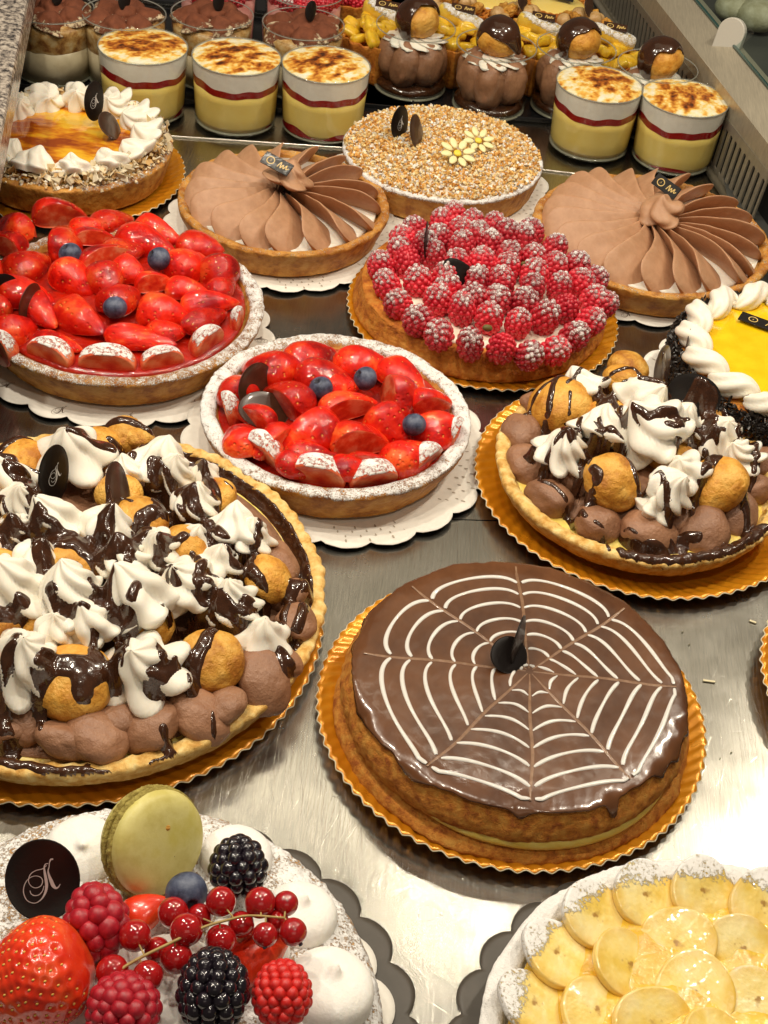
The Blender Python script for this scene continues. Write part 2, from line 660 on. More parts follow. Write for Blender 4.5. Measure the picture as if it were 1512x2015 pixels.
M['steel'] = steel('brushed_steel')
M['steel_rail'] = steel('rail_steel', (.50, .44, .33), .42, 1.0, .45)
M['steel_grille'] = steel('grille_steel', (.40, .36, .28), .38, 1.0, .55)
M['dark'] = food('black_plastic', [(.010, .010, .011)], rough=.35)
M['tray'] = food('black_tray', [(.012, .012, .013)], rough=.22, spec=.5, bump=((6, .004),))
M['wire'] = food('bright_steel_edge', [(.7, .66, .58)], rough=.22, metal=1)
M['clip'] = food('grey_plastic_clip', [(.55, .52, .45)], rough=.45)

# floor of the case: two brushed sheets that meet at a seam
seam = [at(-400, 985, 0), at(905, 1022, 0), at(1900, 1052, 0)]


def sheet(name, pts, z, mat_, label=None):
    V = np.array([[p[0], p[1], z] for p in pts])
    V = np.vstack([V, V - [0, 0, .12]])
    n = len(pts)
    side = np.array([[i, (i + 1) % n, n + (i + 1) % n, n + i] for i in range(n)])[:, ::-1]
    me = mdata(name, V, [np.array([list(range(n))]), side], mat_, False)
    return ob(name, me, kind='structure')


sA, sB = at(-600, 978, 0), at(2300, 1064, 0)
gap = .06
sheet('counter_sheet_front', [(-70, -10), (90, -10), (sB.x, sB.y - gap), (sA.x, sA.y - gap)], 0, M['steel'])
stepL, stepR = at(-300, 245, 0), at(2000, 400, 0)
sheet('counter_sheet_back', [(sA.x, sA.y + gap), (sB.x, sB.y + gap), (130, 320), (-130, 320)], 0, M['steel'])
sheet('case_floor', [(-140, -20), (150, -20), (150, 330), (-140, 330)], -.35, M['dark'])
# thin bright edging where the trays begin
ep = [at(-260, 236, .12), at(340, 268, .12), at(682, 291, .12), at(1085, 336, .12), at(1390, 372, .12)]
V, F = tube(ep, .11, 6)
ob('edge_strip', mdata('edge_strip', V, F, M['wire']), kind='structure')
jo = [at(738, 275, .06) , at(735, 330, .06)]
# black trays under the glasses: each with a raised lip


def tray(label, c, sx, sy, rz, group='black trays under the glass desserts'):
    t = thing('serving_tray', label, 'tray', (c[0], c[1], 0.02), rz, group)
    ob('tray_base', box(sx, sy, .12, .03), t, (0, 0, .06)).data.materials.append(M['tray'])
    for nm, l, x, y, w, h in (('tray_lip', 'x', 0, sy / 2, sx, .22), ('tray_lip', 'x', 0, -sy / 2, sx, .22),
                              ('tray_lip', 'y', sx / 2, 0, .22, sy - .25), ('tray_lip', 'y', -sx / 2, 0, .22, sy - .25)):
        o = ob(nm, box(w, h, .45, .06), t, (x, y, .345))
        o.data.materials.append(M['tray'])
    return t


tray('black serving tray under the glasses at the back left', at(380, 130, 0) + Vector((0, 2.2, 0)), 50, 24, .06)
tray('black serving tray under the profiterole and meringue glasses at the right', at(1060, 170, 0) + Vector((-2.5, 2.2, 0)), 43, 24, .08)
tray('black serving tray behind, under the cocoa dusted glasses', at(420, 20, 0) + Vector((0, 11, 0)), 56, 22, .06)
tray('black serving tray under the fruit tartlets at the back', at(1000, 20, 0) + Vector((-3, 9, 0)), 46, 24, .08)

# granite ledge on the left, overhanging the trays
gm = bpy.data.materials.new('speckled_granite')
gm.use_nodes = True
nt = gm.node_tree
b = nt.nodes['Principled BSDF']
b.inputs['Roughness'].default_value = .22
tc = nt.nodes.new('ShaderNodeTexCoord')
vo = nt.nodes.new('ShaderNodeTexNoise')
vo.inputs['Scale'].default_value = 1.5
vo.inputs['Detail'].default_value = 6
vo.inputs['Roughness'].default_value = .7
mp = nt.nodes.new('ShaderNodeMapping')
mp.inputs['Scale'].default_value = (1.0, 1.0, .8)
cr = nt.nodes.new('ShaderNodeValToRGB')
e = cr.color_ramp.elements
e[0].position, e[0].color = .38, (.030, .028, .028, 1)
e[1].position, e[1].color = .66, (.62, .55, .47, 1)
q = e.new(.47)
q.color = (.20, .17, .15, 1)
q = e.new(.54)
q.color = (.42, .36, .30, 1)
nt.links.new(tc.outputs['Object'], mp.inputs[0])
nt.links.new(mp.outputs[0], vo.inputs['Vector'])
nt.links.new(vo.outputs[0], cr.inputs[0])
nt.links.new(cr.outputs[0], b.inputs['Base Color'])
M['granite'] = gm
zt, zb = 12.6, 9.4
e0, e1 = at(82, -60, zb), at(-8, 420, zb)
d = (e1 - e0).normalized()
e0, e1 = e0 - d * 60, e1 + d * 25
out = Vector((-1, -.12, 0)) * 30
ring = [e0, e1, e1 + out, e0 + out]
# long slab with a rounded front edge
nrm = Vector((d.y, -d.x, 0))
if nrm.x < 0:
    nrm = -nrm
prof = [(0, zb), (.0, zb + .3), (.0, zt - .5), (-.12, zt - .15), (-.5, zt), (-30, zt), (-30, zb)]
V = []
ns_ = 24
for i in range(ns_ + 1):
    base = e0.lerp(e1, i / ns_)
    for o_, z_ in prof:
        V.append((base.x + nrm.x * o_, base.y + nrm.y * o_, z_))
k = len(prof)
F4 = gfaces(ns_ + 1, k, False, True)
V = np.array(V)
V = V
me = mdata('granite_ledge', V, [F4], M['granite'], False)
tag(ob('granite_ledge', me), 'speckled grey granite ledge with polished edge at the upper left corner', 'ledge')

# ventilation grille: steel sheet pierced with slots, along the right side
B0, B1 = at(1173, -2, 0), at(1460, 430, 0)
ax = (B1 - B0).normalized()
B0, B1 = B0 - ax * 45, B1 + ax * 3
top_dir = (at(1510, 318, 5.2) - at(1387, 300, 0)) * 0
R0_, R1_ = at(1250, -6, 6.2), at(1512, 338, 6.2)
rax = (R1_ - R0_).normalized()


def rail_pt(s):        # point of the lower rail edge nearest in depth to parameter s metres along
    return R0_ + rax * s


Lg = (B1 - B0).length
gr = thing('vent_grille', 'slotted steel ventilation grille along the right side of the case', 'grille', B0)
pitch = 1.32
nsl = int(Lg / pitch)
off = (R0_ - B0)
s0 = off.dot(rax)
Tp = lambda s: R0_ + rax * (s - s0)       # same station on the rail
parts = []
V, F = [], []


def gq(s, h):
    p = (B0 + ax * s).lerp(Tp(s), h)
    return [p.x - B0.x, p.y - B0.y, p.z]


def quad(a, b_, c, d_):
    k_ = len(V)
    V.extend([a, b_, c, d_])
    F.append([k_, k_ + 1, k_ + 2, k_ + 3])


h0, h1 = .16, .84
nn = Vector(np.cross(np.array(ax), np.array(gq(5, 1)) - np.array(gq(5, 0)))).normalized()
if nn.x > 0:
    nn = -nn
sl = .23
for i in range(nsl):
    s = i * pitch
    a0, a1, a2, a3 = s, s + pitch * (.5 - sl), s + pitch * (.5 + sl), s + pitch
    quad(gq(a0, 0), gq(a3, 0), gq(a3, h0 - .04), gq(a0, h0 - .04))
    quad(gq(a0, h1 + .04), gq(a3, h1 + .04), gq(a3, 1), gq(a0, 1))
    quad(gq(a0, h0 - .04), gq(a1, h0), gq(a1, h1), gq(a0, h1 + .04))
    quad(gq(a2, h0), gq(a3, h0 - .04), gq(a3, h1 + .04), gq(a2, h1))
    am = (a1 + a2) / 2
    quad(gq(a0, h0 - .04), gq(am, h0 - .04), gq(am, h0 - .02), gq(a1, h0))
    quad(gq(am, h0 - .04), gq(a3, h0 - .04), gq(a2, h0), gq(am, h0 - .02))
    quad(gq(a1, h1), gq(am, h1 + .02), gq(am, h1 + .04), gq(a0, h1 + .04))
    quad(gq(am, h1 + .02), gq(a2, h1), gq(a3, h1 + .04), gq(am, h1 + .04))
V = np.array(V)
F = np.array(F)
me = mdata('grille_sheet', V, [F], M['steel_grille'], False)
o = ob('grille_sheet', me, gr)
md = o.modifiers.new('solid', 'SOLIDIFY')
md.thickness = .18
md.offset = 0
# dark duct behind the slots
V = np.array([gq(0, -.02), gq(Lg, -.02), gq(Lg, 1.0), gq(0, 1.0)]) - np.array(nn) * 1.4
ob('duct', mdata('duct', V, np.array([[0, 1, 2, 3]]), M['dark'], False), gr)
# rounded base bead between floor and grille
V, F = tube([B0 + Vector((-.45, 0, .35)), B1 + Vector((-.45, 0, .35))], .42, 10)
ob('base_bead', mdata('base_bead', V - np.array([B0.x, B0.y, 0]), F, M['steel_grille']), gr)

# steel rail with a crease, then the glass
C0, C1 = at(1290, 0, 8.4), at(1512, 286, 8.4)
G0, G1 = at(1364, 0, 9.6), at(1512, 178, 9.6)
rt = thing('case_front', 'pale steel rail with bright crease, glass pane and grey clip at the upper right', 'case front', R0_)


def ext2(p, q, a=60, b_=30):
    d_ = (q - p).normalized()
    return p - d_ * a, q + d_ * b_


r0, r1 = ext2(R0_, R1_, 60, 12)
c0, c1 = ext2(C0, C1, 60, 14)
g0, g1_ = ext2(G0, G1, 60, 16)
V, F = [], []
n_ = 12
rows = []
for i in range(n_ + 1):
    t = i / n_
    a_, c_, g_ = r0.lerp(r1, t), c0.lerp(c1, t), g0.lerp(g1_, t)
    cc = c_.lerp(a_, .06)
    cg = c_.lerp(g_, .05)
    rows.append([a_ + Vector((.3, 0, -1.2)), a_ + Vector((0.02, 0, -.12)), a_.lerp(c_, .03) + Vector((0, 0, .05)), cc, c_ + Vector((0, 0, .10)), cg, g_, g_ + Vector((1.5, 0, -.2)), g_ + Vector((1.5, 0, -6))])
V = np.array([[list(p - R0_ * 1) for p in r] for r in rows]).reshape(-1, 3)
me = mdata('rail_sheet', V, [gfaces(n_ + 1, 9)[:, ::-1]], M['steel_rail'], False)
ob('rail_sheet', me, rt)
# glass pane standing on the far side of the rail
M['pane'] = thin_glass('case_glass', (.78, .86, .84), .9)
M['pane_edge'] = food('green_glass_edge', [(.02, .10, .09)], rough=.15, coat=.5)
gz = Vector((.35, 0, 0))
d_ = (g1_ - g0)
lean = Vector((9, 3, 14))
V = np.array([Vector((0.2, 0, .1)), d_ + Vector((0.2, 0, .1)), d_ + lean, lean])
pa = ob('glass_pane', mdata('glass_pane', V, np.array([[0, 1, 2, 3]]), M['pane'], False), rt, g0 - R0_)
V, F = tube([Vector((.2, 0, .12)), d_ + Vector((.2, 0, .12))], .2, 8)
ob('pane_edge', mdata('pane_edge', V, F, M['pane_edge']), pa)
# clip
cp = at(1437, 75, 10.2)
ct = rt
pts = [(-1.15, -1.5)] + [(-1.15 + 2.3 * (.5 - .5 * math.cos(a)), -1.5 + 0) for a in ()]
pr2 = [(1.25 * math.cos(a), .5 + 1.25 * math.sin(a)) for a in np.linspace(0, PI, 14)] + [(-1.25, -1.6), (1.25, -1.6)]
V = [(x, -.35, y) for x, y in pr2] + [(x, .35, y) for x, y in pr2]
n = len(pr2)
F = [np.array([list(range(n))]), np.array([list(range(2 * n - 1, n - 1, -1))]), np.array([[i, n + i, n + (i + 1) % n, (i + 1) % n] for i in range(n)])]
yaw = math.atan2(rax.y, rax.x)
o = ob('glass_clip', mdata('glass_clip', np.array(V) * 1.25, F, M['clip'], False), ct, cp - R0_, rot=(-.30, 0, yaw + .75))
bv = o.modifiers.new('b', 'BEVEL')
bv.width = .12
bv.segments = 3
bv.limit_method = 'ANGLE'
# beyond the glass: dark shelf with pale rolls
V = np.array([[G0.x + 3, G0.y - 60, 1], [G0.x + 90, G0.y - 60, 1], [G0.x + 90, G0.y + 80, 1], [G0.x + 3, G0.y + 80, 1]])
M['shelf_dark'] = food('dark_shelf', [(.055, .055, .05), (.09, .09, .08)], ns=.05, rough=.4)
ob('outer_shelf', mdata('outer_shelf', V, np.array([[0, 1, 2, 3]]), M['shelf_dark'], False), kind='structure')
M['roll'] = food('bread_roll_crust', [(.40, .36, .22), (.62, .58, .42)], ns=.5, rough=.7, bump=((1.5, .1),))
iv, if_ = ico(3)
for i, (px_, py_, r_, lb) in enumerate(((1442, 14, 2.3, 'pale round roll beyond the glass, left one of the blurred group'), (1492, 30, 2.8, 'pale round roll beyond the glass at the right photo edge'),
                                        (1478, -8, 2.6, 'pale roll half cut off by the top edge beyond the glass'))):
    p = at(px_, py_, 3)
    V = iv * [r_, r_, r_ * .7] * (1 + .06 * fbm(iv, 1.4, 2, i))[:, None]
    tag(ob('bread_roll', mdata('bread_roll', V, if_, M['roll']), loc=p), lb, 'roll', 'pale rolls beyond the glass')
# ---------------------------------------------------------------- shared builders
def disc_parts():
    pass


LOGO = [  # strokes of the script K, photo-like: (points, widths)
    ([(380, 190), (362, 195), (352, 225), (350, 262), (343, 300), (352, 345), (368, 390), (385, 435), (405, 458), (425, 450), (440, 420)], [12, 12, 6, 6, 9, 16, 24, 26, 18, 9, 4]),
    ([(343, 232), (322, 238), (312, 268), (318, 320), (328, 380), (334, 440), (326, 500), (300, 560), (262, 598), (225, 604), (182, 580), (158, 525), (155, 470), (172, 410), (205, 368), (248, 350), (286, 362), (302, 395), (290, 440), (250, 462), (212, 445), (192, 400), (205, 340), (245, 302), (300, 282), (330, 250)],
     [6, 7, 9, 16, 20, 20, 16, 9, 6, 6, 6, 7, 6, 5, 5, 5, 6, 6, 6, 6, 5, 5, 6, 6, 6, 5]),
    ([(205, 490), (214, 518), (240, 534), (275, 526), (302, 490), (314, 440)], [5, 6, 7, 6, 5, 4]),
]


def logo_geo(size):
    """flat ribbons in XZ, centred, facing -Y"""
    out = []
    for pts, wd in LOGO:
        p = crv([((x - 300) / 330.0, -(y - 400) / 330.0, 0) for x, y in pts], 5)
        w = np.interp(np.linspace(0, len(wd) - 1, len(p)), np.arange(len(wd)), wd) / 330.0 / 1.7
        T = np.gradient(p, axis=0)
        T /= np.linalg.norm(T, axis=1)[:, None] + 1e-9
        Nn = np.stack([-T[:, 1], T[:, 0]], -1)
        a = p[:, :2] + Nn * w[:, None]
        b_ = p[:, :2] - Nn * w[:, None]
        V = np.stack([a, b_], 1) * size
        V3 = np.stack([V[..., 0], np.zeros(V.shape[:2]), V[..., 1]], -1)
        out.append((V3.reshape(-1, 3), gfaces(len(p), 2)))
    return join(out)


_plq = {}


def plaque(parent, loc, rot, rx=1.6, ry=1.6, mat_='plaque', logo='print_white', ls=.62, bend=.12, side=-1, name='chocolate_plaque', label=None):
    """thin standing disc in XZ facing -Y, origin at its centre, with the printed monogram"""
    n = 40
    V, F = [], []
    rr = [0, .35, .7, .96, 1.0]
    a = np.linspace(0, TAU, n, endpoint=False)
    th = .055

    def by(x):
        return bend * (x / rx) ** 2
    for s in (-1, 1):
        for r in rr:
            for t in a:
                x, z = rx * r * math.cos(t), ry * r * math.sin(t)
                V.append((x, by(x) + s * th * (1 if r < 1 else .6), z))
    k = len(rr)
    Fs = []
    for s in (0, 1):
        g = gfaces(k, n, False, True) + s * k * n
        Fs.append(g if s else g[:, ::-1])
    i = np.arange(n)
    j = (i + 1) % n
    Fs.append(np.stack([(k - 1) * n + i, (2 * k - 1) * n + i, (2 * k - 1) * n + j, (k - 1) * n + j], -1))
    o = ob(name, mdata(name, np.array(V), [np.vstack(Fs)], M[mat_]), parent, loc, rot, label=label)
    if logo:
        LV, LF = logo_geo(min(rx, ry) * ls if rx > ry * .7 else rx * ls)
        LV = LV.copy()
        LV[:, 0] *= -side
        LV[:, 1] = by(LV[:, 0]) + side * (th + .012)
        me = mdata('printed_monogram', LV, LF, M[logo], False)
        ob('printed_monogram', me, o)
    return o


def square_plaque(parent, loc, rot, sx=2.4, sy=1.1, mat_='plaque', logo='print_gold', thick=.14, script=True):
    o = ob('chocolate_plaque', box(sx, sy, thick, .03), parent, loc, rot)
    o.data.materials.append(M[mat_])
    parts = []
    a = np.linspace(0, TAU, 28, endpoint=False)
    r = sy * .30
    cx = -sx * .22
    ring = np.array([[cx + r * 1.15 * math.cos(t), r * math.sin(t), 0] for t in a])
    ring2 = np.array([[cx + r * .93 * math.cos(t), r * .78 * math.sin(t), 0] for t in a])
    V = np.stack([ring, ring2], 1).reshape(-1, 3)
    parts.append((V, gfaces(28, 2, True, False)))
    LV, LF = logo_geo(r * .62)
    V = np.stack([LV[:, 0] + cx, LV[:, 2], LV[:, 1] * 0], -1)
    parts.append((V, LF))
    if script:      # squiggle of script lettering
        p = crv([(sx * .06, -sy * .2, 0), (sx * .12, sy * .25, 0), (sx * .17, -sy * .2, 0), (sx * .22, sy * .12, 0), (sx * .27, -sy * .15, 0), (sx * .33, sy * .2, 0), (sx * .36, -sy * .1, 0), (sx * .43, sy * .05, 0)], 5)
        T = np.gradient(p, axis=0)
        T /= np.linalg.norm(T, axis=1)[:, None]
        Nn = np.stack([-T[:, 1], T[:, 0], T[:, 2] * 0], -1) * sy * .035
        parts.append((np.stack([p + Nn, p - Nn], 1).reshape(-1, 3), gfaces(len(p), 2)))
    V, F = join(parts)
    V[:, 2] = thick / 2 + .012
    ob('printed_emblem', mdata('printed_emblem', V, F, M[logo], False), o)
    return o


def gold_board(label, c, R, z=.02, flutes=64, rise=.42, inner=.80, rz=0.0, seed=0, mat_='gold'):
    t = thing('gold_cake_board', label, 'cake board', (c[0], c[1], z), rz, 'gold fluted cake boards')
    n = flutes * 6
    a = np.linspace(0, TAU, n, endpoint=False)
    rr = np.concatenate([[0, .4 * inner, inner * .93, inner], np.linspace(inner, 1, 10)[1:]]) * R
    A = a[:, None] * np.ones((1, len(rr)))
    Rr = rr[None] * np.ones((n, 1))
    g = np.clip((Rr / R - inner) / (1 - inner), 0, 1)
    ph = flutes * (A - .16 * g)
    wob = .12 * vn(np.stack([np.cos(A) * 2, np.sin(A) * 2, A * 0 + seed], -1), 1)
    amp = .060 * sst(0, .35, g)
    Z = rise * g ** 1.25 + amp * (np.abs(np.sin(ph / 2)) * 2 - 1) + wob * g + .18
    R2 = Rr + g ** 3 * (.09 * np.cos(ph))
    # small lip
    P = np.stack([R2 * np.cos(A), R2 * np.sin(A), Z], -1)
    o = ob('card_disc', mdata('card_disc', P.reshape(-1, 3), gfaces(n, len(rr), True, False), M[mat_]), t)
    md = o.modifiers.new('s', 'SOLIDIFY')
    md.thickness = .10
    md.offset = -1
    e = P[:, -1] + np.array([0, 0, -.01])
    V, F = tube(e, .05, 6, closed=True)
    ob('cut_edge', mdata('cut_edge', V, F, M['gold_side']), t)
    return t


def doily(label, c, R, z=.02, scal=26, group='white paper doilies', logo=False, holes=True, rz=0.0, mat_='paper', cat='doily', name='paper_doily', lift=.35, depth=.05):
    t = thing(name, label, cat, (c[0], c[1], z), rz, group)
    n = scal * 10
    a = np.linspace(0, TAU, n, endpoint=False)
    rr = np.array([0, .3, .5, .62, .7, .76, .80, .84, .88, .91, .94, .97, 1.0]) * R
    A = a[:, None] * np.ones((1, len(rr)))
    g = np.clip((rr / R - .6) / .4, 0, 1)[None] * np.ones((n, 1))
    sc = np.abs(np.sin(scal * A / 2)) ** .7
    R2 = rr[None] * (1 - depth * (1 - sc) * g)
    Z = .03 + lift * g ** 1.5 + .10 * g * vn(np.stack([np.cos(A) * 3, np.sin(A) * 3, A * 0], -1), 1)
    if holes:       # embossed lace relief
        Z = Z + .035 * g * np.sin(scal * 3 * A) * np.sin(rr[None] / R * 150)
    P = np.stack([R2 * np.cos(A), R2 * np.sin(A), Z], -1)
    o = ob('doily_sheet' if cat == 'doily' else 'card_sheet', mdata('doily_sheet', P.reshape(-1, 3), gfaces(n, len(rr), True, False), M[mat_]), t)
    md = o.modifiers.new('s', 'SOLIDIFY')
    md.thickness = .06
    md.offset = -1
    zat = lambda r: .03 + lift * max(0, (r / R - .6) / .4) ** 1.5
    parts = []
    if holes:       # rows of small punched openings, dark through the paper
        for ring, (f, k_, s_) in enumerate(((.93, scal * 2, .16), (.885, scal * 3, .12), (.84, scal * 3, .13), (.80, scal * 2, .15))):
            for i in range(k_):
                t_ = (i + .5 * (ring % 2)) / k_ * TAU
                r = f * R
                p = np.array([r * math.cos(t_), r * math.sin(t_), zat(r) + .075])
                er, et = np.array([math.cos(t_), math.sin(t_), .12]), np.array([-math.sin(t_), math.cos(t_), 0])
                q_ = np.array([p + er * s_ * math.cos(u) * 1.3 + et * s_ * .55 * math.sin(u) for u in np.linspace(0, TAU, 6, endpoint=False)])
                parts.append((q_, np.array([[0, 1, 2, 3, 4, 5]])))
        Vs, Fs, k_ = [], [], 0
        for q_, f_ in parts:
            Vs.append(q_)
            Fs.append(f_ + k_)
            k_ += 6
        ob('lace_openings', mdata('lace_openings', np.vstack(Vs), [np.vstack(Fs)], M['lace'], False), t, kind='stuff')
    if logo:        # ring of printed monograms
        parts = []
        k_ = 13
        for i in range(k_):
            t_ = (i + .3) / k_ * TAU
            LV, LF = logo_geo(R * .085)
            x, y = LV[:, 0], LV[:, 2]
            ux, uy = -math.sin(t_), math.cos(t_)
            r = .895 * R
            cx, cy = r * math.cos(t_), r * math.sin(t_)
            # letters stand with their feet outward
            X = cx + x * ux - y * math.cos(t_)
            Y = cy + x * uy - y * math.sin(t_)
            rad = np.hypot(X, Y)
            Zz = .03 + lift * np.clip((rad / R - .6) / .4, 0, 1) ** 1.5 + .12
            parts.append((np.stack([X, Y, Zz], -1), LF))
        V, F = join(parts)
        ob('printed_monograms', mdata('printed_monograms', V, F, M['print_brown'], False), t)
    return t


M['lace'] = food('lace_shadow', [(.42, .36, .28)], rough=.8)


def tart_shell(parent, Rb, Rt, h, fill, rim=.55, z0=.1, sug_top=0.0, sug_side=-1.0, mat_='crust', seed=0, n=400, name='pastry_shell', wob=.12, sugfun=None):
    """outer wall, rounded rim, inner lip down to `fill`"""
    prof = smoothprof([(Rb - .6, z0), (Rb, z0 + .08), (Rb + .12, z0 + .4), (Rb * .35 + Rt * .65, h * .55), (Rt, h * .86), (Rt - .08, h * .97), (Rt - rim * .5, h), (Rt - rim, h * .95), (Rt - rim * 1.25, fill), (Rt - rim * 1.25 - .4, fill - .3), (Rt * .5, fill - .35), (0, fill - .35)], 8)
    V, F = lathe(prof, n)
    nz = fbm(V, .45, 3, seed)[:, None]
    nz2 = fbm(V, 2.6, 3, seed + 9)
    rad = V.copy()
    rad[:, 2] = 0
    rl = np.linalg.norm(rad, axis=1)[:, None] + 1e-6
    V = V + rad / rl * (wob * nz + .08 * nz2[:, None])
    top = sst(h * .5, h, V[:, 2])
    V[:, 2] += (.20 * fbm(V, .55, 3, seed + 4) + .09 * nz2) * top
    r = np.hypot(V[:, 0], V[:, 1])
    s = sug_side + (sug_top - sug_side) * sst(h * .74, h * .90, V[:, 2] + .25 * nz2)
    if sugfun is not None:
        s = sugfun(V, s)
    return ob(name, mdata(name, V, F, M[mat_], attrs={'sugar': s}), parent)


def blob_disc(parent, name, R, z, dome, mat_, n=120, rings=24, noise_=.1, ns=.6, seed=0, edge=.3, attrs=None):
    rr = np.concatenate([np.linspace(0, 1, rings), [1.0]])
    prof = [(R * r, z + dome * (1 - r * r)) for r in rr]
    prof[-1] = (R, z - edge)
    V, F = lathe(prof[::-1], n)
    V[:, 2] += noise_ * fbm(V, ns, 3, seed)
    return ob(name, mdata(name, V, F, M[mat_], attrs=attrs or {'sugar': np.full(len(V), -1.)}), parent)


def dollop_mesh(ridges=7, twist=1.2, seed=0, H=1.15, sharp=.22, n=56, k=18, bend=.12):
    h = np.concatenate([np.linspace(-.18, .85, k), np.linspace(.88, 1, 5)])
    th = np.linspace(0, TAU, n, endpoint=False)
    A, Hh = np.meshgrid(th, h, indexing='ij')
    hc = np.clip(Hh, 0, 1)
    r = (1 - hc ** 1.25) ** .85 * (1 + .10 * np.sin(hc * 9 + seed)) + .015
    r = np.where(Hh < 0, 1 + Hh * 1.6, r)
    rd = 1 + sharp * (1 - .25 * hc) * (np.abs(np.sin(ridges * (A + twist * hc) / 2 + seed)) * 2 - 1.1)
    R_ = r * rd
    P = np.stack([R_ * np.cos(A), R_ * np.sin(A), Hh * H], -1)
    P[..., 0] += bend * hc ** 3 * math.cos(seed * 2.1)
    P[..., 1] += bend * hc ** 3 * math.sin(seed * 2.1)
    P += .05 * np.stack([vn(P, 2.2, seed), vn(P, 2.2, seed + 1), vn(P, 2.2, seed + 2)], -1)
    return P.reshape(-1, 3), gfaces(n, len(h), True, False)


DOL = [mdata('cream_dollop', *dollop_mesh(5 + i % 3, .8 + .45 * (i % 3), i, 1.25 + .12 * (i % 4), .23), M['cream']) for i in range(6)]


def kiss_mesh(seed=0, H=.55, tip=.16, n=56):
    """smooth piped kiss: flat dome with a little pulled tip"""
    rr = np.concatenate([[1.0], np.linspace(1, .0, 20)])
    h = np.sqrt(np.clip(1 - rr ** 2.6, 0, 1)) * H + tip * np.exp(-(rr / .13) ** 2)
    h[0] = -.3
    V, F = lathe(np.stack([rr, h], -1), n)
    V[:, 0] += .12 * sst(H * .9, H + tip, V[:, 2])
    V += .035 * np.stack([fbm(V, 1.3, 2, seed), fbm(V, 1.3, 2, seed + 5), fbm(V, 1.3, 2, seed + 8)], -1)
    return V, F


def blob_mesh(seed, sub=4, amp=.10, s=1.1, squash=(1, 1, .85)):
    V, F = ico(sub)
    V = V * (1 + amp * fbm(V, s, 3, seed))[:, None] * squash
    return V, F


def choux_mesh(seed):
    V, F = ico(4)
    c = np.abs(vn(V, 1.6, seed))
    V = V * (1 + .09 * fbm(V, 1.1, 3, seed) - .05 * np.exp(-(c / .08) ** 2) + .02 * fbm(V, 5, 2, seed + 3))[:, None] * [1, 1, .84]
    return V, F


CHX = [mdata('choux_bun', *choux_mesh(i), M['choux']) for i in range(5)]
MOU = [mdata('mousse_ball', *blob_mesh(20 + i, 4, .24, 1.0, (1.12, .92, .85)), M['mousse']) for i in range(5)]


def berry_mesh(seed, rows=9, per=12, dr=.20, H=1.15, core=.88):
    """raspberry: rings of drupelets on a rounded cone"""
    iv, if_ = ico(2)
    rg = random.Random(seed)
    parts = []
    c, f = ico(3)
    parts.append((c * [core, core, core * H], f))
    ph = 0
    for k in range(rows):
        t = k / (rows - 1)
        el = -1.0 + t * 2.35
        if el > 1.35:
            el = 1.35
        rr = math.cos(el) * .86
        z = math.sin(el) * H * .86
        m_ = max(1, int(round(per * math.cos(el) + .4)))
        if k == rows - 1:
            m_ = 3
        ph += .5
        for i in range(m_):
            a = TAU * (i + ph + rg.uniform(-.08, .08)) / m_
            s = dr * rg.uniform(.88, 1.1)
            p = np.array([rr * math.cos(a), rr * math.sin(a), z + rg.uniform(-.04, .04)])
            parts.append((iv * s + p, if_))
    V, F = join(parts)
    return V, F


def raspberry_data(seed, mat_='rasp', sug=.24):
    V, F = berry_mesh(seed)
    r = np.linalg.norm(V * [1, 1, .85], axis=1)
    s = -.62 + .98 * sst(-.2, 1.1, V[:, 2]) + sug + 1.4 * (r - 1.0)
    return mdata('raspberry', V, F, M[mat_], attrs={'sugar': s})


def strawb_shape(seed, cut=.35, n=30, k=26, sugar=-1.0):
    """half strawberry lying on its cut face: tip at +X, rounded shoulder at -X, dome up"""
    u = np.linspace(0, 1, k)
    r = np.sin(PI * np.clip(u, 0, 1) ** .67) ** .64 * (1 - .12 * u)
    r = r * .9 + .001
    th = np.linspace(-.25 * PI * 0 - .35, PI + .35, n)
    Uu, T = np.meshgrid(u, th, indexing='ij')
    Rr = r[:, None] * np.ones_like(T)
    X = -1.1 + 2.3 * Uu
    Y = Rr * np.cos(T)
    Z = Rr * np.sin(T) * .95
    P = np.stack([X, Y, Z], -1)
    P *= (1 + .09 * fbm(P, .9, 3, seed))[..., None]
    V = P.reshape(-1, 3)
    F = gfaces(k, n)
    # close the cut underside
    c = len(V)
    mid = np.array([[P[i, 0, 0], 0, (P[i, 0, 2] + P[i, -1, 2]) / 2 - .02] for i in range(k)])
    V = np.vstack([V, mid])
    i = np.arange(k - 1)
    F2 = np.stack([i * n, c + i, c + i + 1, (i + 1) * n], -1)[:, ::-1]
    F3 = np.stack([i * n + n - 1, c + i, c + i + 1, (i + 1) * n + n - 1], -1)
    return V, np.vstack([F, F2[:, ::-1], F3])


STR = [mdata('strawberry_half', *strawb_shape(i), M['straw']) for i in range(6)]
for i in range(3):        # pieces cut again lengthwise: a flat pale face along one side
    V, F = strawb_shape(10 + i)
    s_ = -1 if i % 2 else 1
    cut_ = V[:, 1] * s_ > .22
    V[:, 1] = np.where(cut_, .22 * s_ + .03 * (V[:, 1] - .22 * s_), V[:, 1])
    mi = (cut_[F].all(1)).astype(int)
    STR.append(mdata('strawberry_wedge', V, F, [M['straw'], M['straw_flesh']], mids=mi))


